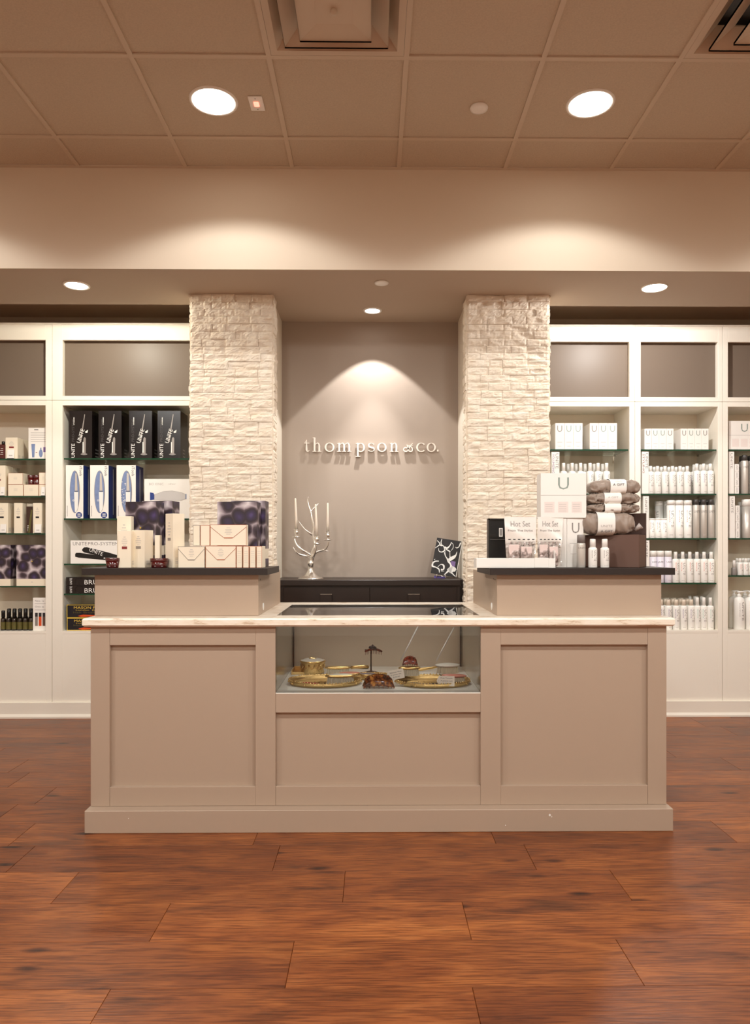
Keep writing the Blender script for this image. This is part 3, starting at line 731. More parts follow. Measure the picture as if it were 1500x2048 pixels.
GL = {
 't': (.62, [([(.27, 1.32), (.27, .25)]+arc(.43, .22, .16, .18, 180, 280, 6)+[(.62, .14)], [.06, TK, TK]+[.17, .15, .13, .12, .10, .09, .07]+[.05]), ([(0, .95), (.60, .95)], .08), ([(.02, .93), (.27, 1.3)], .05)]),
 'h': (1.08, [([(.25, 1.56), (.25, .03)], TK), ([(.04, 1.53), (.3, 1.56)], .08), serif(0, .48), arch(.25, .82), serif(.6, 1.06)]),
 'o': (1.0, [bowl(.5, .5, .41, .47, 0, 360)]),
 'm': (1.62, [([(.25, .97), (.25, .03)], TK), ([(.04, .90), (.28, .97)], .08), serif(0, .48), arch(.25, .80), serif(.58, 1.0), arch(.80, 1.36), serif(1.14, 1.6)]),
 'p': (1.05, [([(.25, .97), (.25, -.52)], TK), ([(.04, .90), (.28, .97)], .08), serif(0, .50, -.53), bowl(.55, .48, .36, .46, 150, -150)]),
 's': (.72, [(arc(.36, .74, .23, .215, 20, 200, 10)+arc(.34, .74, .23, .22, 215, 250, 2)+[(.42, .46)]+arc(.36, .27, .25, .235, 50, -160, 12), [.10, .06, .06, .06, .07, .09, .11, .13, .14, .15, .16]+[.17, .18, .18]+[.19]+[.18, .16, .14, .12, .10, .08, .06, .06, .06, .06, .07, .09, .12])]),
 'n': (1.08, [([(.25, .97), (.25, .03)], TK), ([(.04, .90), (.28, .97)], .08), serif(0, .48), arch(.25, .82), serif(.6, 1.06)]),
 '&': (1.1, [([(1.0, .95), (.8, .72), (.62, .55), (.48, .36)]+arc(.30, .26, .22, .22, 20, 330, 16)+[(.60, .40), (.78, .62), (.95, .42)]+arc(.78, .24, .20, .20, 30, -200, 12)+[(.50, .60), (.42, .76)], [.07]*4+[.08+.05*abs(math.sin(k/16*6.28)) for k in range(17)]+[.12]*3+[.12]*13+[.1, .07]), ([(.40, .80), (.55, .66), (1.02, .72)], [.06, .08, .05])]),
 'c': (.86, [bowl(.5, .5, .41, .47, 42, 318)]),
 '.': (.3, [([(.05, .14), (.25, .14)], .2)]),
}
t = thing('wall_sign', 'white raised serif lettering spelling thompson & co. on the niche wall', 'sign', (X(743, D_NICHE), D_NICHE, 1.85))
DL = D_NICHE-.021; zb = Z(903.5, DL); xh = S(903.5-885.5, DL)
for ch, a, b_ in (('t', 608, 619.5), ('h', 624, 643.5), ('o', 650, 668.3), ('m', 673, 703.8), ('p', 710, 729.2), ('s', 736, 749.5), ('o', 755, 772.5), ('n', 778.5, 797.5), ('&', 806, 826.8), ('c', 833, 849.6), ('o', 854, 871), ('.', 873, 878)):
    wd, st = GL[ch]; mb = MB(); mb.mat(pm('sign_white_acrylic', (236, 226, 214), .4)); xa, xb = X(a, DL), X(b_, DL); k = (xb-xa)/(1.0 if ch not in '&c' else 1)
    xs_ = [q[0] for s_ in st for q in s_[0]]; lo, hi = min(xs_)-.05, max(xs_)+.05; kx = (xb-xa)/(hi-lo)
    for i, s_ in enumerate(st):
        P = [(xa+(q[0]-lo)*kx, zb+q[1]*xh) for q in s_[0]]; W = s_[1]
        W = [w_*xh for w_ in W] if isinstance(W, (list, tuple)) else W*xh
        mb.ribbon(P, W, DL-.0003*i, D_NICHE-.009)
    xm, zm_ = (xa+xb)/2, zb+.4*xh
    mb.mat(M_CHROME); mb.tube([(xa+.2*(xb-xa) if ch != '.' else xm, D_NICHE-.009, zb+.08*xh), (xa+.2*(xb-xa) if ch != '.' else xm, D_NICHE-.0002, zb+.08*xh)], .0012, 6)
    mb.xf(Matrix.Translation((-t.location.x, -D_NICHE, -1.85))); part('letter', mb, None, t, 'raised letter '+ch if ch.isalpha() else ('raised ampersand' if ch == '&' else 'raised full stop'))
# ================================================================== CARTONS
def carton(name, label, cat, px0, px1, pyt, D, base, depth, mat, prints=None, group=None, rz=0, h=None, seam=True, side=None):
    """box whose front face spans px0..px1 at depth D, standing at height base; origin at the bottom centre"""
    x0, x1 = X(px0, D), X(px1, D); wd = x1-x0; hh = h or Z(pyt, D, (px0+px1)/2)-base
    mb = MB(); mb.mat(mat); mb.box(-wd/2, wd/2, 0, depth, 0, hh, ch=.0006)
    if prints: prints(mb, wd, hh, depth)
    if side: mb.mat(side); mb.add([(wd/2+.0004, .0005, .0005), (wd/2+.0004, depth-.0005, .0005), (wd/2+.0004, depth-.0005, hh-.0005), (wd/2+.0004, .0005, hh-.0005)], [(0,1,2,3)], False)
    o = mb.build(name, None, None, ((x0+x1)/2, D, base+.0004), rz); tag(o, label, cat, group); return o
Y_ = -.0005
def pr_cream(lab=M_PINK, big=True):
    def f(mb, w_, h, d):
        mb.mat(M_GLINK)
        for k, s_ in enumerate((.12, .22, .34, .30, .16)): mb.rect(-w_*s_/1.5, w_*s_/1.5, h*(.82-.055*k), h*(.835-.055*k), Y_)
        mb.mat(lab); mb.rect(-w_*.2, w_*.2, h*.50, h*.50+min(.012, h*.08), Y_)
        mb.mat(M_GLINK)
        for k in range(4): mb.add([(w_/2+.0004, d*.2, h*(.08+.03*k)), (w_/2+.0004, d*.8, h*(.08+.03*k)), (w_/2+.0004, d*.8, h*(.092+.03*k)), (w_/2+.0004, d*.2, h*(.092+.03*k))], [(0,1,2,3)], False)
    return f
def pr_edges(col=M_COPPER, lines=True):
    def f(mb, w_, h, d):
        mb.mat(col); e = .0014
        mb.rect(-w_/2, -w_/2+e, 0, h, Y_); mb.rect(w_/2-e, w_/2, 0, h, Y_); mb.rect(-w_/2, w_/2, h-e, h, Y_); mb.rect(-w_/2, w_/2, 0, e, Y_)
        if lines:
            mb.mat(M_GLINK)
            for k in range(3): mb.rect(-w_*.12, w_*.12, h*(.62-.09*k), h*(.635-.09*k), Y_)
    return f
# far-left cabinet ---------------------------------------------------
DI = SH_D+.008
z = SA[0]
random.seed(5)
def rowdeep(name, lab, cat, px0, px1, pyt, base, n, dep, mat, prints, group, D=DI, gap=.002):
    words = ['frontmost', 'second', 'third', 'fourth', 'fifth']
    for k in range(n):
        x0, x1 = X(px0, D), X(px1, D); hh = Z(pyt, D, px0)-base; wd = x1-x0
        if k == 0: key = (name, px0, pyt)
        mb = None
        if (key in CACHE): o = CACHE[key].copy(); COL.objects.link(o)
        else:
            mb = MB(); mb.mat(mat); mb.box(-wd/2, wd/2, 0, dep, 0, hh, ch=.0006); prints(mb, wd, hh, dep); o = mb.build(name); CACHE[key] = o
        o.location = ((x0+x1)/2, D+k*(dep+gap), base+.0004)
        tag(o, lab+', '+words[k]+' of the '+['one', 'two', 'three', 'four', 'five'][n-1] if n > 1 else lab, cat, group)
rowdeep('cream_carton', 'cream carton with red stripe on the top shelf at far left', 'box', 11, 35, 875, z, 4, .05, M_CREAM, pr_cream(), 'cream cartons on the top left shelf')
rowdeep('cream_carton', 'tall cream red-striped carton, second shelf at far left', 'box', -20, 11, 931, SA[1], 4, .05, M_CREAM, pr_cream(), 'cream cartons on the second left shelf')
for i, (a, b_, yt, base, lb) in enumerate(((16, 46.5, 969, SA[1], 'bottom left'), (47.5, 77, 969, SA[1], 'bottom middle'), (78, 95, 969, SA[1], 'bottom right'))):
    carton('copper_edged_box', 'low cream copper-edged box, %s of the stack, second left shelf' % lb, 'box', a, b_, yt, DI, base, .10, M_CREAM, pr_edges(), 'copper edged boxes on the second left shelf')
zz = Z(969, DI, 50)+.0008
carton('copper_edged_box', 'low cream copper-edged box, top left of the stack, second left shelf', 'box', 16, 45.5, 946, DI, zz, .10, M_CREAM, pr_edges(), 'copper edged boxes on the second left shelf')
carton('copper_edged_box', 'low cream copper-edged box, top right of the stack, second left shelf', 'box', 78, 95, 945, DI, zz, .10, M_CREAM, pr_edges(), 'copper edged boxes on the second left shelf')
def jar(px, pyt, D, base, wpx, label, group):
    r = S(wpx, D)/2; h = Z(pyt, D, px)-base
    def b(t):
        m1 = MB(); m1.mat(M_RED); m1.lathe([(r*.80, 0), (r*.84, h*.04), (r*.98, h*.66)], n=28); part('jar_body', m1, None, t)
        m2 = MB(); m2.mat(M_RED); m2.lathe([(r*.99, h*.665), (r, h*.7), (r, h*.97), (r*.97, h), (0, h)], n=28, cap=True); part('lid', m2, None, t)
        m3 = MB(); m3.mat(M_GLINK)
        V, Fc, asp = text_geo('c'); 
        for a0 in (-70, -20, 30):
            for zq in (.15, .28, .41):
                P = [(math.sin(R(a0+q))*(r*(.84+.14*zq)+.0006), -math.cos(R(a0+q))*(r*(.84+.14*zq)+.0006)) for q in (0, 14)]
                m3.add([(P[0][0], P[0][1], h*zq), (P[1][0], P[1][1], h*zq), (P[1][0], P[1][1], h*(zq+.03)), (P[0][0], P[0][1], h*(zq+.03))], [(0,1,2,3)], False)
        part('print', m3, None, t)
    return inst(('jar', round(r, 4)), b, 'red_jar', label, 'jar', (X(px, D), D+r, base+.0004), 0, group)
jar(59, 950, DI+.0, zz, 13, 'dark red jar on the low boxes at far left, left of two', 'red jars on the left shelf')
jar(70.5, 950, DI+.0, zz, 14, 'dark red jar on the low boxes at far left, right of two', 'red jars on the left shelf')
# red bottle
t = thing('red_bottle', 'dark red squarish bottle with black cap at the picture edge, top left shelf', 'bottle', (X(4, DI), DI+.02, SA[0]+.0004))
hh = Z(890, DI)-SA[0]
m_ = bx(M_RED, (-.022, .022, -.02, .02, 0, hh), ch=.004); m_.mat(M_WINK)
for k in range(4): m_.rect(-.012+.004*(k % 2), .008, hh*(.3+.13*k), hh*(.33+.13*k), -.0205)
part('body', m_, None, t); m_ = MB(); m_.mat(M_BLACK); m_.lathe([(.011, 0), (.011, .022), (0, .022)], (0, 0, hh+.0003), 16); part('cap', m_, None, t)
def showcard(px0, px1, pyt, D, base, label, fn, rz=0):
    wd = X(px1, D)-X(px0, D); hh = Z(pyt, D)-base
    mb = MB(); mb.mat(M_WCARD); mb.box(-wd/2, wd/2, 0, .003, 0, hh); mb.box(-wd*.3, wd*.3, .0031, .04, 0, .003); fn(mb, wd, hh)
    return tag(mb.build('display_card', None, None, (X((px0+px1)/2, D), D, base+.0004), rz), label, 'card')
def f1(mb, w_, h):
    mb.mat(M_DINK); mb.rect(-w_*.2, w_*.02, h*.93, h*.95, Y_)
    mb.mat(M_GLINK)
    for k in range(5): mb.rect(-w_*.38, w_*.42, h*(.83-.07*k), h*(.845-.07*k), Y_)
    mb.mat(M_LBLUE); mb.poly([(-w_*.35, h*.48), (-w_*.15, h*.48), (-w_*.19, h*.05), (-w_*.31, h*.05)], Y_); mb.ell(.02, h*.18, w_*.10, h*.13, Y_); mb.rect(.016, .024, h*.3, h*.36, Y_)
    mb.mat(M_VINK); mb.rect(w_*.28, w_*.46, h*.22, h*.38, Y_); mb.mat(M_PINK); mb.rect(-w_*.12, -w_*.04, h*.2, h*.22, Y_)
showcard(57, 95, 857, DI+.005, SA[0], 'white display card with blue product pictures on the top left shelf', f1)
def f2(mb, w_, h):
    mb.mat(M_GREY); mb.text('New, ca', -w_*.05, h*.90, Y_, w=w_*.62, h=h*.06, both=True); mb.text('Onto sp', -w_*.05, h*.72, Y_, w=w_*.62, h=h*.07, both=True)
    mb.mat(M_GLINK); mb.rect(-w_*.38, w_*.4, h*.81, h*.825, Y_); mb.rect(-w_*.38, w_*.4, h*.62, h*.635, Y_)
    for k in range(3):
        mb.mat(M_DINK); mb.rect(w_*(-.36+.26*k), w_*(-.17+.26*k), h*.42, h*.54, Y_)
        mb.mat([M_STEEL, M_ORANGE, M_BROWNB][k]); mb.rect(w_*(-.36+.26*k), w_*(-.17+.26*k), h*.14, h*.42, Y_)
showcard(66, 95, 1195, DI+.005, SILLZ, 'white display card with small dark bottles pictured, on the lowest left shelf', f2)
for i, (a, b_, yt, zb_, nm) in enumerate(((14, 28, 897, SA[0], 'top'), (0, 9, 970, SA[1], 'second'), (0, 12, 1044, SA[2], 'third'), (69, 82, 1044, SA[2], 'third'), (82, 90, 975, SA[1], 'second'))):
    wd = S(b_-a, DI-.012); hh = S(18, DI)
    mb = MB(); mb.mat(M_WCARD); V = [(-wd/2, 0, 0), (wd/2, 0, 0), (wd/2, .006, hh), (-wd/2, .006, hh)]
    mb.add(V+[(v[0], v[1]+.001, v[2]) for v in V], [(0,1,2,3), (7,6,5,4), (0,4,5,1), (2,6,7,3), (1,5,6,2), (3,7,4,0)], False)
    mb.mat(M_BLACK); mb.box(-wd/2, wd/2, -.003, -.0005, 0, .003); mb.mat(M_GLINK)
    mb.add([(-wd*.25, .0005, hh*.3), (wd*.25, .0005, hh*.3), (wd*.25, .002, hh*.4), (-wd*.25, .002, hh*.4)], [(0,1,2,3)], False)
    tag(mb.build('price_card', None, None, (X((a+b_)/2, DI-.012), DI-.012, zb_+.0006)), 'small white price card, %s left shelf, %s' % (nm, ['before the red striped carton', 'at the picture edge', 'at the picture edge', 'before the right dark striped carton', 'before the low boxes by the frame'][i]), 'price card')
pk = pr_cream(M_DINK)
for a, b_, n_, lb in ((-12, 16, 3, 'cream carton at the picture edge on the third left shelf'), (28, 45, 3, 'narrow black-striped cream carton, third left shelf, left stack'), (66, 83.5, 3, 'narrow black-striped cream carton, third left shelf, right stack')):
    rowdeep('cream_carton', lb, 'box', a, b_, 1006, SA[2], n_, .05, M_CREAM, pk, 'cream cartons on the third left shelf')
def f3(mb, w_, h, d):
    mb.mat(M_OLIVE); mb.poly([(-w_*.3, h*.02), (w_*.1, h*.02), (w_*.45, h*.85), (w_*.25, h*.9)], Y_); mb.mat(M_WINK)
    for k in range(4): mb.rect(-w_*.3, -w_*.1, h*(.08+.06*k), h*(.11+.06*k), Y_)
carton('dark_carton', 'dark brown patterned carton between cream cartons on the third left shelf', 'box', 52.5, 65.5, 1013, DI, SA[2], .05, pm('dark_brown_card', (58, 36, 28), .3, var=.3, vscale=30), f3)
carton('cream_carton', 'cream carton behind the dark patterned one on the third left shelf', 'box', 54, 65.5, 1007.5, DI+.055, SA[2], .05, M_CREAM, pr_cream(M_DINK), 'cream cartons on the third left shelf')
def purple_box(name_label, px0, px1, pyt, D, base, depth, pband, rz=0, group='purple patterned gift boxes', copies=1, gap=.004):
    wd = X(px1, D)-X(px0, D); h = Z(pyt, D, px0)-base; hb0, hb1 = pband[0]*h, pband[1]*h
    t = thing('patterned_gift_box', name_label, 'gift box', (X((px0+px1)/2, D), D, base+.0004), rz, group)
    part('lid', bx(M_PURP, (-wd/2, wd/2, 0, depth, hb1+.0003, h), ch=.0008), None, t)
    part('cream_band', bx(M_CREAM, (-wd/2+.001, wd/2-.001, .001, depth-.001, hb0, hb1)), None, t, 'cream band')
    if hb0 > 0: part('foot', bx(M_PURP, (-wd/2, wd/2, 0, depth, 0, hb0-.0003)), None, t)
    m3 = MB(); m3.mat(M_GLINK); zc = (hb0+hb1)/2; m3.rect(-.008, .008, zc-.002, zc, .0005); m3.rect(-.005, .005, zc+.003, zc+.005, .0005); m3.mat(M_YEL); m3.ell(0, h*.6, .004, .004, -.0005, 10); part('print', m3, None, t)
    return t
gp_ = 'purple patterned gift boxes on the left shelf'
purple_box('purple cell-patterned gift box at the picture edge, fourth left shelf', -35, 21, 1090, DI, SA[3], .15, (0, .17), 0, gp_)
purple_box('purple cell-patterned gift box fourth left shelf, beside the cabinet frame', 32.5, 95.3, 1090, DI, SA[3], .15, (0, .17), 0, gp_)
# dark little bottles on the sill
def oil_bottle(t):
    m1 = MB(); m1.mat(M_OIL); m1.lathe([(.016, 0), (.018, .002), (.018, .075), (.016, .084), (.008, .09)], n=16); part('body', m1, None, t)
    m1 = MB(); m1.mat(M_BLACK); m1.lathe([(.013, .0905), (.013, .135), (.011, .14), (0, .14)], n=16); part('cap', m1, None, t)
    m1 = MB(); m1.mat(M_OLIVE); m1.lathe([(.0184, .01), (.0184, .06)], n=16, cap=False); part('label_wrap', m1, None, t)
n_ = 0
for r_ in range(3):
    for k in range(6):
        px = 5+k*11.2+(r_ % 2)*5.5
        if px > 64: continue
        inst('oil', oil_bottle, 'dark_bottle', 'small dark capped bottle on the lowest left shelf, %s in the %s row' % (nth(k, 6), ['front', 'middle', 'back'][r_]), 'bottle', (X(px, DI+.01), DI+.02+r_*.042, SILLZ+.0004), random.uniform(-1, 1), 'small dark bottles on the lowest left shelf', (1, 1, 1.05 if r_ else 1))
# second-left cabinet ---------------------------------------------------
def iron_box(mb, w_, h, d):
    mb.mat(M_WINK); mb.text('UNITE', -w_*.33, h*.16, Y_, w=h*.29, h=w_*.15, rot='up', both=True); mb.rect(-w_*.31, -w_*.275, h*.70, h*.86, Y_)
    mb.mat(M_DGREY); mb.text('PRO-SYSTEM', -w_*.33, h*.58, Y_, w=h*.46, h=w_*.11, rot='up', both=True)
    mb.mat(M_STEEL); mb.poly([(-w_*.04, h*.36), (w_*.03, h*.34), (w_*.20, h*.92), (w_*.17, h*.93)], Y_-.0003)
    mb.poly([(w_*.07, h*.10), (w_*.22, h*.10), (w_*.23, h*.42), (w_*.18, h*.45), (w_*.13, h*.42)], Y_-.0003)
    mb.mat(M_WINK); mb.text('UNITE', w_*.0, h*.47, Y_-.0006, w=h*.30, h=w_*.17, rot=R(72), both=True)
    mb.poly([(w_*.20, h*.56), (w_*.33, h*.60), (w_*.31, h*.54), (w_*.22, h*.53)], Y_-.0006); mb.mat(M_GREY); mb.ell(w_*.15, h*.085, w_*.15, h*.02, Y_-.0006, 14); mb.mat(M_WINK); mb.rect(w_*.09, w_*.13, h*.12, h*.34, Y_-.0006)
    mb.mat(M_GREY)
    for k in range(3): mb.add([(w_/2+.0004, d*.3, h*(.05+.07*k)), (w_/2+.0004, d*.6, h*(.05+.07*k)), (w_/2+.0004, d*.6, h*(.075+.07*k)), (w_/2+.0004, d*.3, h*(.075+.07*k))], [(0,1,2,3)], False)
for i, (a, b_) in enumerate(((138.5, 184), (197, 243), (258, 304), (315, 361))):
    carton('curling_iron_box', 'tall black box with grey curling iron, %s of four on the top shelf' % nth(i, 4), 'box', a, b_, 821.5, DI, SB[0], .20, M_BLKBOX, iron_box, 'black curling iron boxes on the top shelf')
def tools_box(spark):
    def f(mb, w_, h, d):
        cx, cz = -w_*.0+w_*.02, h*.50
        mb.mat(M_STEEL); mb.ell(cx, cz, w_*.29, h*.40, Y_, 40); mb.mat(M_LBLUE); mb.ell(cx-w_*.01, cz, w_*.262, h*.39, Y_-.0003, 40)
        mb.mat(M_SILVCAN); mb.poly([(w_*.02, h*.52), (w_*.18, h*.52), (w_*.13, h*.84), (w_*.04, h*.86)], Y_-.0006)
        mb.mat(M_WINK); mb.poly([(-w_*.02, h*.50), (w_*.22, h*.50), (w_*.20, h*.2), (w_*.10, h*.115), (w_*.02, h*.13)], Y_-.0006)
        mb.mat(M_DINK); mb.rect(-w_*.0, w_*.2, h*.505, h*.515, Y_-.0009); mb.text('iTools', w_*.36, h*.885, Y_, w=h*.18, h=w_*.14, rot='down', both=True)
        mb.mat(M_GREY); mb.rect(-w_*.42, -w_*.395, h*.04, h*.24, Y_)
        mb.mat(M_WINK); mb.ell(-w_*.06, h*.34, w_*.05, h*.018, Y_-.0006, 12); mb.mat(M_LBLUE); mb.ell(-w_*.06, h*.34, w_*.03, h*.011, Y_-.0009, 12)
        if spark:
            mb.mat(M_WINK); rr_ = random.Random(4)
            for k in range(26):
                x, z_ = rr_.uniform(-.26, .0)*w_, rr_.uniform(.25, .72)*h; mb.ell(x, z_, w_*.025, h*.006, Y_-.0007, 6)
        mb.mat(M_BLUE); mb.ell(w_*.26, h*.065, w_*.17, w_*.17*1.0, Y_-.0003, 24); mb.mat(M_WINK)
        for k in range(3): mb.rect(w_*.17, w_*.35, h*(.035+.022*k), h*(.046+.022*k), Y_-.0006)
        # blue side
        mb.mat(M_NAVY); mb.add([(w_/2+.0004, .001, .001), (w_/2+.0004, d-.001, .001), (w_/2+.0004, d-.001, h-.001), (w_/2+.0004, .001, h-.001)], [(0,1,2,3)], False)
        mb.mat(M_BLUE); mb.add([(w_/2+.0007, .001, .001), (w_/2+.0007, d*.5, .001), (w_/2+.0007, d*.5, h-.001), (w_/2+.0007, .001, h-.001)], [(0,1,2,3)], False)
        mb.mat(M_WINK); mb.add([(w_/2+.001, d*.5, .03), (w_/2+.001, d*.56, .03), (w_/2+.001, d*.56, h-.02), (w_/2+.001, d*.5, h-.02)], [(0,1,2,3)], False)
    return f
for i, (a, b_) in enumerate(((131.5, 166.5), (180, 217), (233, 271.5))):
    carton('styling_tool_box', 'white box with blue oval window, %s of three on the second shelf' % ['left', 'middle', 'sparkling right'][i], 'box', a, b_, 930.5, DI, SB[1], .17, M_WCARD, tools_box(i == 2), 'white styling tool boxes with blue ovals')
def dryer_box(mb, w_, h, d):
    mb.mat(M_GLINK); mb.text('BIO IONIC', -w_*.25, h*.87, Y_, w=w_*.30, h=h*.06, both=True); mb.text('idryer', w_*.08, h*.87, Y_, w=w_*.15, h=h*.045, both=True)
    mb.mat(pm('pale_grey_print', (200, 196, 194), .4)); P = [(-w_*.30, h*.60), (-w_*.1, h*.685), (w_*.08, h*.70), (w_*.27, h*.66), (w_*.36, h*.61), (w_*.36, h*.50), (w_*.27, h*.46), (w_*.0, h*.45), (-w_*.30, h*.47)]; mb.poly(P[::-1], Y_-.0004)
    mb.mat(M_GREY); mb.ribbon(P, .0012, Y_-.0008, Y_-.0004)
    mb.mat(M_LBLUE); mb.rect(w_*.355, w_*.375, h*.49, h*.62, Y_-.0008); mb.mat(M_BLUE); mb.poly([(-w_*.38, h*.46), (-w_*.29, h*.48), (-w_*.29, h*.60), (-w_*.31, h*.645), (-w_*.38, h*.66)], Y_-.0008)
    mb.mat(M_WPLAS); mb.poly([(-w_*.02, h*.46), (-w_*.05, h*.10), (w_*.10, h*.10), (w_*.12, h*.46)], Y_-.0003)
carton('hair_dryer_box', 'white box with a white and blue hair dryer pictured, second shelf', 'box', 288.5, 385, 958, DI, SB[1], .09, M_WCARD, dryer_box)
def flat_iron(mb, w_, h, d):
    mb.mat(M_GREY); mb.text('UNITE', -w_*.34, h*.86, Y_, w=w_*.24, h=h*.15, both=True); mb.text('PRO-SYSTEM450', w_*.13, h*.86, Y_, w=w_*.66, h=h*.14, both=True)
    mb.mat(M_BLACK); Q = [(-w_*.42, h*.42), (-w_*.40, h*.47), (-w_*.34, h*.47), (w_*.12, h*.30), (w_*.45, h*.12), (w_*.45, h*.08), (w_*.2, h*.13), (-w_*.36, h*.26), (-w_*.42, h*.30)]; mb.poly(Q[::-1], Y_-.0003)
    Q = [(-w_*.30, h*.62), (-w_*.27, h*.70), (-w_*.22, h*.71), (w_*.15, h*.48), (w_*.46, h*.25), (w_*.46, h*.14), (w_*.15, h*.24), (-w_*.26, h*.48), (-w_*.30, h*.55)]; mb.poly(Q[::-1], Y_-.0006)
    mb.mat(M_WINK); mb.text('UNITE', -w_*.06, h*.51, Y_-.0009, w=w_*.24, h=h*.16, rot=R(-20), both=True); mb.ell(w_*.08, h*.24, .006, .004, Y_-.0009, 10)
carton('flat_iron_box', 'wide white box with a black flat iron pictured, third shelf', 'box', 141, 258, 1081, DI, SB[2], .09, M_WCARD, flat_iron)
def brush_print(mb, w_, h, d):
    mb.mat(M_WINK); mb.text('BRUSH', w_*.09, h*.40, Y_, w=w_*.44, h=h*.56, both=True); mb.text('UNITE', -w_*.40, h*.5, Y_, w=h*.8, h=w_*.045, rot='up', both=True)
    mb.mat(M_DGREY)
    for k in range(7): mb.ribbon(arc(-w_*.22, h*.5, w_*.10, h*.4, 30*k, 30*k+70, 5), .0012, Y_-.0002, Y_)
z2 = SB[3]+S(16.2, DI)
carton('brush_box', 'long black brush box with white lettering, bottom of two', 'box', 132, 232, 1171.2, DI, SB[3], .06, M_BLKBOX, brush_print, 'black brush boxes')
carton('brush_box', 'long black brush box with white lettering, top of two', 'box', 132, 232, 1154.5, DI, z2+.0006, .06, M_BLKBOX, brush_print, 'black brush boxes')
def mason(mb, w_, h, d):
    mb.mat(M_YEL); e = .004; mb.rect(-w_/2, w_/2, h-e, h, Y_); mb.rect(-w_/2, w_/2, 0, e, Y_); mb.rect(-w_/2, -w_/2+e, e, h-e, Y_)
    mb.text('MASON PEARSON', w_*.04, h*.78, Y_, w=w_*.80, h=h*.19, both=True); mb.text('London  Eng', -w_*.10, h*.58, Y_, w=w_*.44, h=h*.09, both=True)
    mb.mat(M_OLIVE); mb.text('Hair Brush', -w_*.16, h*.42, Y_, w=w_*.42, h=h*.13, both=True)
    mb.mat(M_ORANGE); P = [(-w_*.28, h*.15), (-w_*.18, h*.25), (-w_*.02, h*.22), (w_*.12, h*.18), (w_*.2, h*.22), (w_*.4, h*.25), (w_*.4, h*.1), (w_*.2, h*.12), (w_*.0, h*.12), (-w_*.2, h*.06)]; mb.poly(P[::-1], Y_-.0003)
    mb.mat(M_BLACK); mb.poly([(w_*.02, h*.34), (w_*.02, h*.26), (w_*.4, h*.30), (w_*.4, h*.58), (w_*.25, h*.56)], Y_-.0005)
M_DNAVY = pm('dark_blue_black_card', (22, 22, 30), .3)
carton('hairbrush_box', 'dark box with yellow border and orange hairbrush, bottom of two on the lowest shelf', 'box', 134, 236, 1236.2, DI, SILLZ, .07, M_DNAVY, mason, 'yellow bordered hairbrush boxes')
carton('hairbrush_box', 'dark box with yellow border and orange hairbrush, top of two on the lowest shelf', 'box', 133.5, 235, 1209.5, DI, Z(1236.2, DI, 185)+.001, .07, M_DNAVY, mason, 'yellow bordered hairbrush boxes')

# right cabinets ---------------------------------------------------
def ubox(w_big=True, ink=M_GLINK):
    def f(mb, w_, h, d):
        mb.mat(ink); mb.text('U', 0, h*.79, Y_, w=w_*.56, h=h*.24, both=True)
        mb.mat(M_GLINK); mb.rect(-w_*.28, w_*.28, h*.27, h*.285, Y_); mb.rect(-w_*.18, w_*.18, h*.12, h*.135, Y_)
    return f
def ubrow(cab, z, groups, pyt, D=DI):
    tot = sum(n for _, _, n in groups); i = 0
    for a, b_, n in groups:
        for k in range(n):
            q0, q1 = a+(b_-a)*k/n, a+(b_-a)*(k+1)/n-.4
            carton('letter_carton', 'slim white carton with grey U, %s, top shelf, %s cabinet' % (nth(i, tot), cab), 'box', q0, q1, pyt, D, z, .16, M_WCARD, ubox(ink=[M_GREY, M_UGREY, M_UGREY, M_GREY][k % 4]), 'white U cartons on the right shelves'); i += 1
ubrow('first right', SD[0], ((1110.5, 1165.5, 3), (1179.5, 1234.5, 3)), 846.5)
ubrow('middle right', SD[0], ((1289, 1347.5, 4), (1361.5, 1417.5, 4)), 857.5)
def kit(mb, w_, h, d):
    mb.mat(M_UGREY); mb.text('U', 0, h*.76, Y_, w=w_*.22, h=h*.28, both=True); mb.mat(M_GLINK); mb.rect(-w_/2, w_/2, h*.50, h*.51, Y_)
    mb.mat(pm('blush_print', (232, 220, 214), .5))
    for k in range(3): mb.rect(w_*(-.40+.28*k), w_*(-.18+.28*k), h*.10, h*.38, Y_)
carton('kit_box', 'large white lidded box with grey U on the top shelf at the far right edge', 'box', 1458, 1520, 842, DI, SE[0], .18, M_WCARD, kit)
def shelf_sign(px0, px1, pyt, base, word, ink, label, wtext='UNITE'):
    D = DI-.006; wd = S(px1-px0, D); hh = Z(pyt, D, px0)-base
    mb = MB(); mb.mat(M_WCARD); mb.box(-wd/2, wd/2, 0, .035, 0, hh, ch=.0008); mb.mat(M_GREY)
    mb.text('UNITE', wd*.20 if word else 0, hh*.78, Y_, w=hh*.36, h=wd*.38, rot='down', both=True)
    if word: mb.mat(ink); mb.text(word, -wd*.27, hh*.72, Y_, w=hh*.46, h=wd*.26, rot='down', both=True)
    tag(mb.build('shelf_sign', None, None, (X((px0+px1)/2, D), D, base+.0004)), label, 'sign')
shelf_sign(1103, 1119, 904, SD[1], 'VOLUMIZING', M_VINK, 'tall white shelf marker with purple vertical word beside the right column')
shelf_sign(1284, 1297.5, 903.5, SD[1], 'STYLING', M_PINK, 'tall white shelf marker with maroon vertical word, second shelf of middle right cabinet')
shelf_sign(1286.5, 1298, 992.5, SD[2], '', M_GREY, 'tall white shelf marker with grey vertical lettering, third shelf of middle right cabinet')
shelf_sign(1289, 1299, 1081, SD[3], '', M_GREY, 'tall white shelf marker with grey vertical lettering, fourth shelf of middle right cabinet')
shelf_sign(1458, 1468.5, 903.5, SE[1], '', M_GREY, 'tall white shelf marker on the second shelf of the far right cabinet')
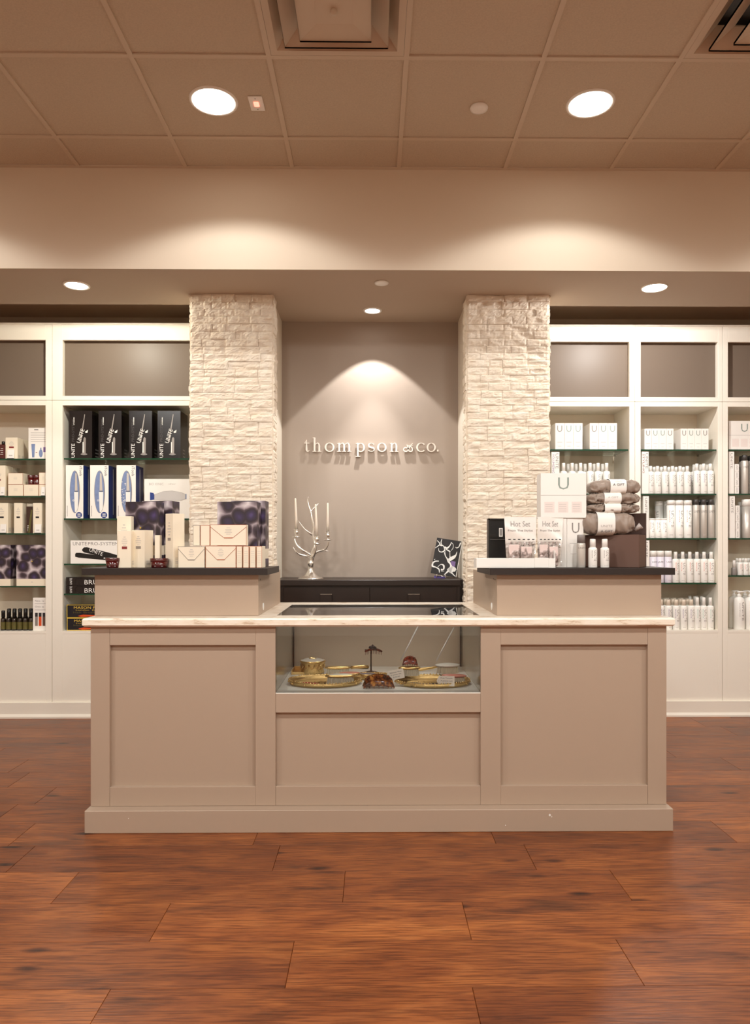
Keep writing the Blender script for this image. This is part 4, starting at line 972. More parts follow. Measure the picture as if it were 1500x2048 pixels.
shelf_sign(1459, 1470, 992.5, SE[2], '', M_GREY, 'tall white shelf marker on the third shelf of the far right cabinet')

def mk_bottle(key, r, hb, rc, ht, ink=None, body=M_WPLAS, capm=M_WPLAS, kind='flat', txt=True, sub=M_GREY):
    """r body radius, hb height of the body to the shoulder, rc cap radius, ht total height"""
    def b(t):
        m1 = MB(); m1.mat(body)
        if kind == 'flat': m1.lathe([(r*.94, 0), (r, .003), (r, hb-r*.55), (r*.93, hb-r*.22), (r*.72, hb-.002), (rc*1.02, hb)], n=20)
        elif kind == 'can': m1.lathe([(r*.96, 0), (r, .002), (r, hb-.008), (r*.94, hb-.002), (rc*.98, hb)], n=20)
        elif kind == 'tube': m1.lathe([(r*.97, 0), (r, .002), (r, hb), (0, hb)], n=20)
        part('body', m1, None, t)
        m1 = MB(); m1.mat(capm)
        if kind == 'tube': m1.lathe([(r*1.01, hb+.0003), (r*1.01, ht-.004), (r*.93, ht), (0, ht)], n=20)
        else: m1.lathe([(rc, hb+.0003), (rc*.96, ht-.003), (rc*.84, ht), (0, ht)], n=18)
        part('cap', m1, None, t)
        if txt:
            m1 = MB(); m1.mat(M_INK)
            if txt == 'h': m1.text('UNITE', 0, hb*.80, 0, w=r*1.5, h=hb*.07, both=True, bend=r); m1.rect(0, 0, 0, 0, 0) if False else None
            else: m1.text('UNITE', r*.30, hb*.58, 0, w=hb*.50, h=r*.62, rot='down', both=True, bend=r)
            if ink: m1.mat(ink); m1.text('BOOSTA', -r*.38, hb*.66, 0, w=hb*.36, h=r*.26, rot='down', both=True, bend=r)
            m1.mat(M_GLINK); m1.text('----', 0, hb*.10, 0, w=r*.8, h=hb*.02, both=True, bend=r)
            part('label_print', m1, None, t)
    return (key, b)
def place(spec, name, label, px, D, base, group, rz=0, sc=None):
    return inst(spec[0], spec[1], name, label, 'bottle', (X(px, D), D, base+.0004), rz, group, sc)
BD = DI+.028
def hpx(a, b_, D): return S(abs(b_-a), D)
CABN = {'C': 'first right', 'D': 'middle right', 'E': 'far right'}; SHN = ['top', 'second', 'third', 'fourth', 'lowest']
def row(cab, sh, base, spec, name, desc, pxs, D, dz=0, rown='front', group=None, turn=.25):
    n = len(pxs)
    for i, px in enumerate(pxs):
        lab = '%s, %s, %s row, %s shelf, %s cabinet' % (desc, nth(i, n) if n > 1 else 'only one', rown, SHN[sh], CABN[cab])
        place(spec, name, lab, px, D, base, group or ('white bottles on the %s shelf, %s cabinet' % (SHN[sh], CABN[cab])), random.uniform(-turn, turn) if rown == 'front' else random.uniform(-3, 3))
B_a = mk_bottle('shampoo_a', S(7.0, BD), S(46, BD), S(3.6, BD), S(62, BD), None)
B_b = mk_bottle('shampoo_b', S(7.0, BD), S(45, BD), S(3.4, BD), S(56, BD), M_GREY)
B_c = mk_bottle('shampoo_c', S(6.6, BD), S(47, BD), S(3.4, BD), S(61, BD), M_VINK)
RB = .055
row('C', 1, SD[1], B_a, 'white_bottle', 'slim white bottle', (1127, 1144, 1161, 1180, 1196, 1213), BD)
row('C', 1, SD[1], B_a, 'white_bottle', 'slim white bottle', (1136, 1152, 1170, 1188, 1205), BD+RB, rown='second')
row('D', 1, SD[1], B_b, 'white_bottle', 'slim white bottle', (1301, 1315, 1330, 1345, 1360, 1374.5), BD)
row('D', 1, SD[1], B_b, 'white_bottle', 'slim white bottle', (1308, 1322.5, 1337.5, 1352, 1366.5), BD+RB, rown='second')
row('D', 1, SD[1], B_c, 'tall_white_bottle', 'taller white bottle by the frame', (1393.5, 1407, 1420.5), BD)
row('D', 1, SD[1], B_c, 'tall_white_bottle', 'taller white bottle by the frame', (1388, 1401, 1414), BD+RB, rown='second')
B_t = mk_bottle('short_tube', S(6.2, BD), S(37, BD), S(5, BD), S(40, BD), M_RINK, kind='tube')
B_w = mk_bottle('white_can', S(8.0, BD), S(66, BD), S(7, BD), S(76, BD), M_RINK, kind='tube')
B_s = mk_bottle('silver_can', S(7.2, BD), S(67, BD), S(5.6, BD), S(78, BD), None, body=M_SILVCAN, capm=M_DGREY, kind='can', txt='h')
row('D', 2, SD[2], B_t, 'short_white_tube', 'short white tube with pink lettering', (1303.5, 1316, 1327.5), BD)
row('D', 2, SD[2], B_w, 'white_can', 'tall white can', (1341.5, 1358, 1375), BD)
row('D', 2, SD[2], B_w, 'white_can', 'tall white can', (1318, 1335), BD+.11, rown='back')
row('D', 2, SD[2], B_s, 'silver_can', 'tall silver can with grey cap', (1391.5, 1406.5, 1421.5), BD)
row('D', 2, SD[2], B_s, 'silver_can', 'tall silver can with grey cap', (1399, 1414), BD+.06, rown='second')
B_p = mk_bottle('lilac_tube', S(7.0, BD), S(52, BD), S(6.0, BD), S(64, BD), None, body=pm('pale_lilac_plastic', (222, 216, 226), .3), kind='tube', txt='h')
B_4 = mk_bottle('bottle_four', S(6.9, BD), S(48, BD), S(3.5, BD), S(62, BD), M_RINK)
B_4g = mk_bottle('bottle_four_g', S(6.9, BD), S(48, BD), S(4, BD), S(58, BD), None, capm=M_GREY)
row('D', 3, SD[3], B_p, 'lilac_tube', 'pale lilac tube', (1306, 1320.5, 1336), BD)
row('D', 3, SD[3], B_4, 'white_bottle', 'white bottle with coral print', (1351, 1365.2, 1379.4, 1393.6, 1407.8, 1422), BD)
row('D', 3, SD[3], B_4g, 'white_bottle', 'white grey-capped bottle', (1358, 1372, 1386.5, 1400.5, 1414.5), BD+RB, rown='second')
B_5 = mk_bottle('bottle_five', S(7.1, BD), S(48, BD), S(4.2, BD), S(60, BD), M_VINK, capm=pm('cream_plastic', (226, 212, 194), .35))
B_5g = mk_bottle('bottle_five_g', S(6.6, BD), S(48, BD), S(3.4, BD), S(64, BD), M_GINK)
row('D', 4, SILLZ, B_5, 'white_bottle', 'white cream-capped bottle', (1321.5, 1336.5, 1352, 1367, 1382), BD)
row('D', 4, SILLZ, B_5g, 'white_bottle', 'white bottle with mint print', (1394.5, 1407.5, 1420.5), BD)
for q in range(1, 4):
    row('D', 4, SILLZ, B_5, 'white_bottle', 'white cream-capped bottle', [745+(1328+(q % 2)*-6+14.8*k-745)*BD/(BD+.052*q) for k in range(5)], BD+.052*q, rown=['', 'second', 'third', 'fourth'][q])
    row('D', 4, SILLZ, B_5g, 'white_bottle', 'white bottle with tall white cap', [745+(1403-(q % 2)*4+13.8*k-745)*BD/(BD+.052*q) for k in range(2)], BD+.052*q, rown=['', 'second', 'third', 'fourth'][q])
row('E', 1, SE[1], B_s, 'silver_can', 'silver can with grey cap', (1489, 1505), BD)
row('E', 1, SE[1], B_s, 'silver_can', 'silver can with grey cap', (1484, 1500), BD+.06, rown='second')
for k in range(4):
    for sh, base, px0, px1, st in ((1, SE[1], 1469.5, 1478, 15), (2, SE[2], 1471, 1479.5, 16.5)):
        zb_ = base+k*S(st, DI); mb = MB(); wd = S(px1-px0, DI); hh = S(st, DI)-.001
        mb.mat(M_WCARD); mb.box(-wd/2, wd/2, 0, .09, 0, hh, ch=.0008); mb.mat(M_GREY); mb.text('UNITE', 0, hh*.5, Y_, w=hh*.7, h=wd*.35, rot='down', both=True)
        tag(mb.build('small_carton', None, None, (X((px0+px1)/2, DI), DI, zb_+.0006)), 'small white carton, %s of a four-high stack, %s shelf, far right cabinet' % (['bottom', 'second', 'third', 'top'][k], SHN[sh]), 'box', 'small stacked white cartons at the far right')
B_big = mk_bottle('wide_can', S(9.2, BD), S(64, BD), S(8, BD), S(78, BD), None, body=M_SILVCAN, kind='tube', txt=False)
row('E', 2, SE[2], B_big, 'wide_silver_can', 'wide silver can with white cap', (1493, 1512), BD)
row('E', 2, SE[2], mk_bottle('wide_white', S(8, BD), S(64, BD), S(8, BD), S(74, BD), None, kind='tube', txt=False), 'white_can', 'white can', (1484,), BD+.07, rown='back')
B_g = mk_bottle('grey_small', S(5.2, BD), S(16, BD), S(3, BD), S(30, BD), None, body=M_GREY, kind='flat', txt=False)
row('E', 3, SE[3], B_g, 'small_grey_bottle', 'small grey bottle with white cap', (1468,), BD)
B_6 = mk_bottle('bottle_six', S(5.6, BD), S(26, BD), S(3.0, BD), S(34, BD), M_RINK)
row('E', 3, SE[3], B_6, 'small_white_bottle', 'small white bottle', (1480, 1491.5, 1503), BD)
row('E', 3, SE[3], B_6, 'small_white_bottle', 'small white bottle', (1474, 1486, 1497), BD+.045, rown='second')
def pump(t):
    r, hb = S(10.5, BD), S(66, BD)
    m1 = MB(); m1.mat(M_WPLAS); m1.lathe([(r*.95, 0), (r, .003), (r, hb-r*.8), (r*.85, hb-r*.35), (r*.4, hb-.003), (r*.38, hb)], n=24); part('body', m1, None, t)
    m1 = MB(); m1.mat(M_WPLAS); m1.lathe([(r*.40, hb+.0003), (r*.42, hb+.012), (r*.2, hb+.014), (r*.2, hb+.026), (r*.40, hb+.028), (r*.40, hb+.036), (0, hb+.037)], n=18)
    m1.tube([(0, 0, hb+.032), (r*.7, 0, hb+.034), (r*1.05, 0, hb+.030), (r*1.2, 0, hb+.022)], [.006, .005, .004, .003], 8); part('pump_head', m1, None, t)
    m1 = MB(); m1.mat(M_INK); m1.text('UNITE', r*.30, hb*.55, 0, w=hb*.55, h=r*.42, rot='down', both=True, bend=r); m1.mat(M_GREY); m1.text('SHAMPOO', -r*.3, hb*.6, 0, w=hb*.42, h=r*.14, rot='down', both=True, bend=r); part('label_print', m1, None, t)
for i, px in enumerate((1478, 1501)):
    inst('pump', pump, 'pump_bottle', 'large white pump bottle on the lowest shelf at far right, %s' % ['fully visible', 'cut by the picture edge'][i], 'bottle', (X(px, BD+.01), BD+.01, SILLZ+.0004), 0, 'large pump bottles')
for i, px in enumerate((1468, 1490)):
    inst('pump', pump, 'pump_bottle', 'large white pump bottle behind the front pair at far right, %s' % ['left one', 'right one'][i], 'bottle', (X(px, BD+.1), BD+.1, SILLZ+.0004), 0, 'large pump bottles')

# ================================================================== ON THE LEFT LEDGE
D1 = 3.15; gl_ = 'cream cartons on the left ledge'
jar(221, 1116, D1-.015, LT, 29, 'dark red tapered jar at the left end of the left ledge', 'red jars on the left ledge')
jar(313, 1117, D1-.022, LT, 36, 'dark red tapered jar before the tall cream carton on the left ledge', 'red jars on the left ledge')
carton('cream_carton', 'cream carton with maroon stripe on the left ledge, right of the first red jar', 'box', 236, 262, 1061.5, D1+.01, LT, .052, M_CREAM, pr_cream(M_PINK), gl_)
carton('cream_carton', 'cream carton with grey stripe, turned slightly, on the left ledge', 'box', 261.5, 292, 1060.5, D1+.035, LT, .058, M_CREAM, pr_cream(M_STEEL), gl_, rz=R(-22))
carton('cream_carton', 'taller cream carton behind the maroon striped one on the left ledge', 'box', 234, 262, 1032.5, D1+.075, LT, .038, M_CREAM, pr_cream(M_STEEL), gl_)
carton('cream_carton', 'tallest cream carton, turned corner-on, in the middle of the left ledge', 'box', 325, 352, 1027.5, D1+.035, LT, .058, M_CREAM, pr_cream(M_STEEL), gl_, rz=R(-42))
carton('cream_carton', 'small cream carton tucked behind the right red jar on the left ledge', 'box', 309.5, 319.5, 1070.5, D1+.058, LT, .03, M_CREAM, None, gl_)
gq = 'purple patterned gift boxes on the left ledge'
D2 = 3.292
purple_box('purple cell-patterned gift box at left, front of its pair on the left ledge', 249, 313, 1003.5, D2, LT, .09, (.18, .33), R(-8), gq)
purple_box('purple cell-patterned gift box at left, behind its twin on the left ledge', 282, 346, 1002, D2+.105, LT, .085, (.18, .33), R(-8), gq)
purple_box('purple cell-patterned gift box at right, front of its pair on the left ledge', 434, 514, 1003.5, D2-.03, LT, .085, (.12, .27), R(-3), gq)
purple_box('purple cell-patterned gift box at right, behind its twin on the left ledge', 462, 531, 1001.5, D2+.065, LT, .085, (.12, .27), R(-2), gq)
def envelope(edge, flat=True):
    def f(mb, w_, h, d):
        mb.mat(edge); e = .0014; y = Y_
        P = [(-w_/2, h*.90), (-w_*.12, h*.37), (w_*.12, h*.37), (w_/2, h*.90)]
        for a, b_ in zip(P[:-1], P[1:]): mb.ribbon([a, b_], e*(2.4 if a[1] == b_[1] else 1), y-.0006, y+.0002)
        mb.rect(-w_/2, w_/2, h-e, h, y); mb.rect(-w_/2, -w_/2+e, 0, h, y); mb.rect(w_/2-e, w_/2, 0, h, y); mb.rect(-w_/2, w_/2, 0, e, y)
        mb.mat(M_GLINK)
        for k, s_ in enumerate((.05, .09, .08, .10, .06)): mb.rect(-w_*s_, w_*s_, h*(.84-.075*k), h*(.86-.075*k), y)
    return f
ge = 'envelope style cream boxes on the left ledge'
carton('envelope_box', 'cream envelope-style box with grey flap edge, bottom row left, on the left ledge', 'gift box', 356, 409.5, 1093, D1, LT, .045, M_CREAM, envelope(M_INK), ge)
carton('envelope_box', 'cream envelope-style box with copper flap edge, bottom row middle, on the left ledge', 'gift box', 411, 472, 1092, D1, LT, .045, M_CREAM, envelope(M_COPPER), ge)
zt_ = Z(1092, D1, 440)+.0012
carton('envelope_box', 'cream envelope-style box with copper flap edge, facing front on top of the others', 'gift box', 420.5, 493, 1049.5, D1+.008, zt_, .04, M_CREAM, envelope(M_COPPER), ge)
carton('envelope_box', 'cream envelope-style box in the top row, leftmost and half hidden', 'gift box', 386, 400, 1050.5, D1+.012, zt_, .04, M_CREAM, pr_edges(M_INK, False), ge)
carton('envelope_box', 'cream envelope-style box in the top row, between its two neighbours', 'gift box', 400.8, 419.8, 1050.5, D1+.012, zt_, .04, M_CREAM, pr_edges(M_COPPER, False), ge)
for i, (a, b_) in enumerate(((472.8, 484.5), (486, 497.8), (499.4, 511.2), (512.8, 524))):
    def thinp(mb, w_, h, d):
        pr_edges(M_COPPER, False)(mb, w_, h, d); mb.mat(M_GLINK)
        for k in range(6): mb.rect(-w_*.3, w_*.3, h*(.75-.1*k), h*(.76-.1*k), Y_)
    carton('envelope_box', 'cream envelope-style box set end-on, %s of the four narrow ends' % nth(i, 4), 'gift box', a, b_, 1092.2, D1, LT, .10, M_CREAM, thinp, ge)

# ================================================================== ON THE RIGHT LEDGE
ztr = LT
t = thing('card_tray', 'low white tray on the right ledge holding two leaflet packs', 'tray', (X(1030, 3.14), 3.14, ztr+.0004))
x0, x1 = X(953, 3.14)-t.location.x, X(1111, 3.14)-t.location.x; xm = X(1069, 3.14)-t.location.x
h1, h2 = S(19, 3.14), S(35, 3.14)
tr = MB(); tr.mat(M_WPLAS); tr.box(x0, x1, 0, .083, 0, .003); tr.box(x0, x1, 0, .003, .003, h1, ch=.001); tr.box(x0, x0+.003, .003, .08, .003, h1); tr.box(x1-.003, x1, .003, .08, .003, h2); tr.box(x0, x1, .08, .083, .003, h1)
part('tray_body', tr, None, t)
tr = MB(); tr.mat(M_WPLAS); tr.box(xm, x1-.03, -.004, -.0005, 0, h1*1.05, ch=.001); 
part('front_pocket', tr, None, t)
M_LEAF = pm('silvery_leaflet', (222, 214, 206), .25, .15)
M_POLY = glass('clear_poly_bag', (.97, .95, .94), 2.2, .12)
def leaflet(px0, px1, pyt, label, off, tilt):
    D = 3.20; wd = S(px1-px0, D); hh = Z(pyt, D+.06)-ztr-.006
    t = thing('leaflet_pack', label, 'leaflet', (X((px0+px1)/2, D), D-.035+off, ztr+.0045)); 
    mb = MB(); mb.mat(M_LEAF); V = []; n1, n2 = 10, 14
    for j in range(n2+1):
        for i in range(n1+1):
            u, v = i/n1-.5, j/n2
            sh = .07*v if tilt else .03*v
            V.append((u*wd*(.82+.18*v)+sh*.25, .012+.04*v+.004*math.sin(v*7+u*3), v*hh))
    Fc = [(j*(n1+1)+i, j*(n1+1)+i+1, (j+1)*(n1+1)+i+1, (j+1)*(n1+1)+i) for j in range(n2) for i in range(n1)]
    b0 = len(V); V2 = V+[(p[0], p[1]+.0015, p[2]) for p in V]; Fc += [tuple(i+b0 for i in f)[::-1] for f in Fc]
    mb.add(V2, Fc, True); part('sheet', mb, None, t)
    pr = MB()
    def onsheet(mb, s0):
        for i in range(s0, len(mb.v)):
            x, y, z_ = mb.v[i]; v = z_/hh; u = x/wd; sh = (.07*v if tilt else .03*v)
            mb.v[i] = (x*(.82+.18*v)+sh*.25, .012+.04*v+.004*math.sin(v*7+u*3)-.0012+y, z_)
    pr.mat(M_GREY); pr.text('Hot Set', 0, hh*.86, 0, w=wd*.62, h=hh*.11, both=True); pr.mat(M_INK); pr.text('From The Stylist', 0, hh*.72, 0, w=wd*.8, h=hh*.05, both=True)
    pr.mat(M_DINK)
    for k in range(6):
        x = wd*(-.40+.155*k); pr.rect(x, x+wd*.08, hh*.535, hh*.555, 0); pr.ell(x+wd*.04, hh*.44-.003*(k % 2), wd*.016, wd*.016, 0, 8)
    pr.mat(M_PINK if not tilt else M_VINK); 
    for k in range(5):
        x = wd*(-.36+.155*k); pr.mat(pm('blush_outline', (206, 188, 182), .5)); pr.rect(x, x+wd*.06, hh*.36, hh*.50, .0004)
    onsheet(pr, 0); part('print', pr, None, t)
    bg = MB(); bg.mat(M_POLY); V = []; n1, n2 = 18, 12; rr_ = random.Random(px0)
    for j in range(n2+1):
        for i in range(n1+1):
            u, v = i/n1-.5, j/n2; nn = noise.noise(Vector((u*9+px0, v*9, 1)))
            V.append((u*wd*.92+nn*.004, -.004+.03*v-.012*math.cos(u*3.14)*math.sin(v*3.1)+nn*.010, v*hh*.50+.002+abs(nn)*.004))
    bg.add(V, [(j*(n1+1)+i, j*(n1+1)+i+1, (j+1)*(n1+1)+i+1, (j+1)*(n1+1)+i) for j in range(n2) for i in range(n1)], False); part('clear_bag', bg, None, t, 'crinkled clear bag')
    pd = MB(); pd.mat(pm('blush_foam', (226, 206, 200), .7)); pd.box(-wd*.36, -wd*.04, .004, .012, .004, hh*.44, ch=.002); pd.box(.0, wd*.34, .004, .012, .004, hh*.40, ch=.002)
    pd.mat(M_DINK); pd.text('HOT SET', -wd*.06, hh*.22, .0035, w=hh*.28, h=wd*.035, rot='down', both=True); part('contents', pd, None, t)
leaflet(1006, 1072, 1034, 'silvery Hot Set leaflet pack leaning in the tray, left one', 0, False)
leaflet(1069, 1122, 1034, 'silvery Hot Set leaflet pack leaning in the tray, right one', .004, True)
# black frame
D = 3.40; t = thing('card_terminal', 'black upright frame-like terminal behind the leaflet packs on the right ledge', 'terminal', (X(1003, D), D, ztr+.0004))
wd = S(52, D); hh = Z(1037, D)-ztr
m_ = MB(); m_.mat(M_BLACK); m_.box(-wd/2, wd/2, .012, .05, 0, hh); m_.box(-wd/2, -wd/2+.006, 0, .012, 0, hh); m_.box(wd/2-.006, wd/2, 0, .012, 0, hh); m_.box(-wd/2, wd/2, 0, .012, hh-.006, hh); m_.box(-wd/2, wd/2, 0, .012, 0, .008); part('housing', m_, None, t)
m_ = bx(M_DGREY, (-wd/2+.007, wd/2-.007, .006, .0118, hh*.55, hh*.57)); part('bar', m_, None, t)
m_ = bx(M_WCARD, (-wd*.08, wd*.06, .010, .0118, hh*.62, hh*.80)); m_.mat(M_GREY); m_.rect(-wd*.06, wd*.04, hh*.64, hh*.78, .0095); part('sticker', m_, None, t, 'small white sticker')
# white kit boxes
def kitfront(mb, w_, h, d):
    mb.mat(M_UGREY); mb.text('U', 0, h*.77, Y_, w=w_*.24, h=h*.27, both=True); mb.mat(M_GREY); mb.rect(-w_/2, w_/2, h*.505, h*.51, Y_)
    mb.mat(pm('blush_print', (232, 220, 214), .5))
    for k in range(3): mb.rect(w_*(-.42+.30*k), w_*(-.2+.30*k), h*.12, h*.36, Y_)
    mb.mat(M_GLINK)
    for k in range(3):
        for q in range(4): mb.rect(w_*(-.40+.30*k), w_*(-.24+.30*k), h*(.15+.05*q), h*(.157+.05*q), Y_-.0003)
D = 3.225; hlow = Z(1036.5, D, 1140)-ztr
for i, (a, b_) in enumerate(((1092, 1133.6), (1134.2, 1167))):
    def lowf(mb, w_, h, d):
        mb.mat(M_GREY); mb.text('U', w_*.02, h*.80, Y_, w=w_*.46, h=h*.21, both=True); mb.mat(M_GLINK); mb.rect(-w_*.35, w_*.3, h*.48, h*.49, Y_); mb.rect(-w_*.3, w_*.1, h*.27, h*.275, Y_)
    carton('tall_white_carton', 'tall white carton with grey U behind the silver can, %s of two' % ['left', 'right'][i], 'box', a, b_, 1036.5, D, ztr, .10, M_WCARD, lowf, 'tall white U cartons')
carton('kit_box', 'large white lidded box with silver-green U, resting on the two tall cartons', 'box', 1082, 1172, 946.5, D-.005, ztr+hlow+.0012, .10, M_WCARD, kitfront, rz=R(-3))
sp_ = mk_bottle('ledge_silver', S(9, 3.17), S(49, 3.17), S(8.2, 3.17), S(66, 3.17), None, body=M_SILVCAN, capm=pm('grey_cap', (128, 120, 116), .35), kind='can', txt='h')
place(sp_, 'silver_can', 'silver can with grey cap beside the brown box on the right ledge', 1162, 3.17, ztr, 'cans on the right ledge')
sp_ = mk_bottle('ledge_white', S(8.6, 3.16), S(41, 3.16), S(5.8, 3.16), S(57.5, 3.16), M_GREY)
place(sp_, 'white_bottle', 'small white bottle before the brown box on the right ledge, left of two', 1185.5, 3.15, ztr, 'white bottles on the right ledge')
place(sp_, 'white_bottle', 'small white bottle before the brown box on the right ledge, right of two', 1209.5, 3.15, ztr, 'white bottles on the right ledge')
# brown box
D = 3.225; xb0, xb1 = X(1222, D)-.12, X(1222, D)+.12; hb = Z(1069.5, D)-ztr
t = thing('brown_box', 'plain brown cardboard box carrying the gift pouches on the right ledge', 'box', ((xb0+xb1)/2, D, ztr+.0004), R(-31)); wd = xb1-xb0
part('box_body', bx(M_BROWNB, (-wd/2, wd/2, 0, .15, 0, hb-.0005), ch=.0015), None, t)
D = 3.40; part('raised_back', bx(pm('brown_box_inner', (74, 52, 44), .6), (-wd/2, wd/2, .151, .17, 0, Z(1028, 3.38)-ztr)), None, t)
pz = ztr+hb+.0004
def pouch(px0, px1, py0, py1, D, label, bpx0, bpx1, texts, seed, dep=.13, rz=0):
    cx = (X(px0, D)+X(px1, D))/2; wd = X(px1, D)-X(px0, D); z1, z0 = Z(py0, D, px0), Z(py1, D, px0)+.003; h = z1-z0
    t = thing('gift_pouch', label, 'pouch', (cx, D+dep/2, z0), rz, 'satin gift pouches stacked on the brown box')
    def surf(u, v, ext=0):      # u along x -1..1, v angle
        e = (1-abs(u)**5)**.5 if abs(u) < 1 else 0
        rx = 1
        ca, sa = math.cos(v), math.sin(v); q = .62
        y = math.copysign(abs(ca)**q, ca)*dep/2*(.35+.65*e); z_ = math.copysign(abs(sa)**q, sa)*h/2*(.12+.88*e)
        nn = noise.noise(Vector((u*4.5+seed, ca*2.2, sa*2.2)))*.009+abs(noise.noise(Vector((u*8+seed*2+ca*2+sa*1.5, sa*4, ca*3))))*-.016*(1 if ext == 0 else .2)
        k = 1+nn/(.5*h)*.75+.07+ext
        return (u*wd/2*(1+.0*nn), y*k, h/2+z_*k)
    mb = MB(); mb.mat(M_POUCH); nu, nv = 44, 30; V = []
    for i in range(nu+1):
        u = -math.cos(math.pi*i/nu)*.999; u = u*.6+(2*i/nu-1)*.4
        for k in range(nv): V.append(surf(u, 2*math.pi*k/nv))
    mb.add(V, [(i*nv+k, i*nv+(k+1) % nv, (i+1)*nv+(k+1) % nv, (i+1)*nv+k) for i in range(nu) for k in range(nv)]+[tuple(range(nv))[::-1], tuple(range(nu*nv, nu*nv+nv))], True)
    zm_ = min(p[2] for p in mb.v)
    part('pouch_body', mb, None, t)
    # tied end with small knot
    kn = MB(); kn.mat(M_POUCHE); kn.lathe([(0, -.006), (.010, -.004), (.015, .004), (.010, .012), (0, .015)], (wd/2-.014, -dep*.22, h*.42), 12, cap=False); part('gathered_end', kn, None, t)
    # belly band
    b0 = (X(bpx0, D)-cx)/(wd/2); b1 = (X(bpx1, D)-cx)/(wd/2)
    bd = MB(); bd.mat(M_WCARD); V = []; nb = 32
    for u in (b0, b1):
        for k in range(nb):
            v = 2*math.pi*k/nb; ca, sa = math.cos(v), math.sin(v); q = .62
            V.append((u*wd/2, math.copysign(abs(ca)**q, ca)*(dep/2*1.10+.003), h/2+math.copysign(abs(sa)**q, sa)*(h/2*1.06+.002)))
    bd.add(V, [(k, (k+1) % nb, nb+(k+1) % nb, nb+k) for k in range(nb)], True)
    ym = -(dep/2*1.10+.0036); bc = (b0+b1)/2*wd/2; bw = (b1-b0)*wd/2
    for s_, fz, ww, hh_, mt in texts: bd.mat(mt); bd.text(s_, bc, h*fz, ym, w=bw*ww, h=hh_, both=True)
    part('paper_band', bd, None, t, 'white paper band with printed lettering')
    return t
DPo = 3.19
pouch(1169, 1276, 1024, 1070, DPo, 'taupe satin gift pouch at the bottom of the stack on the brown box', 1194.5, 1229.5, (('UNITE', .37, .66, .010, M_GLINK), ('A GIFT', .13, .68, .0105, M_DINK)), 3, .14)
pouch(1177, 1286, 1006, 1027, DPo+.01, 'thin taupe satin gift pouch, second from the bottom of the stack', 1208, 1241, (), 8, .14, R(1))
pouch(1178, 1286, 984.5, 1009, DPo+.01, 'taupe satin gift pouch, second from the top of the stack', 1208, 1242, (('A GIFT', .55, .62, .008, M_GLINK),), 15, .14)
pouch(1184, 1287, 958.5, 989, DPo+.012, 'taupe satin gift pouch on top of the stack', 1220, 1252, (('A GIFT', .62, .70, .010, M_DINK), ('UNITE', .86, .45, .005, M_GLINK)), 22, .13)
rb = MB(); rb.mat(M_POUCHE); D = DPo+.03; 
rb.tube([(X(1270, D), D, Z(1060, D)), (X(1278, D), D-.01, Z(1052, D)), (X(1284, D), D-.005, Z(1056, D))], [.008, .014, .004], 10)
rb.xf(Matrix.Translation((-X(1276, D), -D, -pz)))
tag(rb.build('ribbon_tail', None, None, (X(1276, D), D, pz)), 'small grey satin bundle tucked beside the bottom gift pouch', 'ribbon')
# ================================================================== CANDELABRA on the console
DK = 4.86; cx = X(621.5, DK)
t = thing('candelabra', 'silver antler candelabra on the dark console', 'candelabra', (cx, DK, zc1+.0004))
def kx(u): return X(570+u/11.07, DK)-cx       # zoom coordinates of the photo, measured at the candelabra
def kz(v): return Z(980+v/11.07, DK)-zc1
hb = kz(1600)
m_ = MB(); m_.mat(M_SILVER); R0 = S(25.5, DK)
zs_ = lambda v: max(kz(v), 0)
m_.lathe([(R0, 0), (R0*1.0, .004), (R0*.92, .008), (R0*.72, .014), (R0*.48, .028), (R0*.30, .046), (R0*.22, .062), (R0*.21, hb-.012), (R0*.27, hb-.010), (R0*.27, hb-.004), (R0*.20, hb), (R0*.24, hb+.006), (R0*.20, hb+.012), (0, hb+.014)], n=36, cap=True)
part('foot', m_, None, t)
def br(pts, rad, name='branch'):
    m_ = MB(); m_.mat(M_SILVER); P = [(kx(u), y, kz(v)) for u, v, y in pts]
    # smooth the path (Catmull-Rom)
    Q, W = [], []
    n = len(P)
    for i in range(n-1):
        p0, p1, p2, p3 = [Vector(P[max(0, min(n-1, j))]) for j in (i-1, i, i+1, i+2)]
        for k in range(5):
            s_ = k/5; Q.append(.5*((2*p1)+(-p0+p2)*s_+(2*p0-5*p1+4*p2-p3)*s_*s_+(-p0+3*p1-3*p2+p3)*s_**3)); W.append(rad[i]+(rad[i+1]-rad[i])*s_)
    Q.append(Vector(P[-1])); W.append(rad[-1]); m_.tube(Q, W, 10); part(name, m_, None, t)
br([(590, 1560, 0), (600, 1480, 0), (620, 1380, 0), (665, 1250, -.005), (660, 1150, 0), (620, 1010, .004), (640, 850, .004), (600, 640, .004), (570, 480, .006), (520, 330, .008), (500, 230, .008), (515, 150, .006)], [.014, .016, .016, .012, .008, .010, .0085, .0085, .007, .0045, .003, .001], 'antler_stem')
br([(620, 1000, .004), (560, 960, -.002), (450, 880, -.01), (370, 780, -.012), (300, 680, -.01)], [.009, .008, .0055, .004, .001], 'antler_tine')
br([(570, 475, .006), (640, 400, .012), (700, 340, .02), (730, 290, .022)], [.006, .0055, .004, .001], 'antler_tine')
br([(590, 1450, 0), (480, 1385, -.01), (380, 1320, -.02), (270, 1220, -.02), (225, 1110, -.015), (240, 1050, -.01)], [.012, .010, .008, .0075, .006, .005])
br([(560, 1480, 0), (430, 1455, -.02), (320, 1420, -.03), (240, 1340, -.04), (195, 1260, -.04)], [.010, .008, .006, .005, .001], 'antler_tine')
br([(345, 1290, -.02), (335, 1240, -.025), (325, 1195, -.03)], [.006, .004, .001], 'antler_tine')
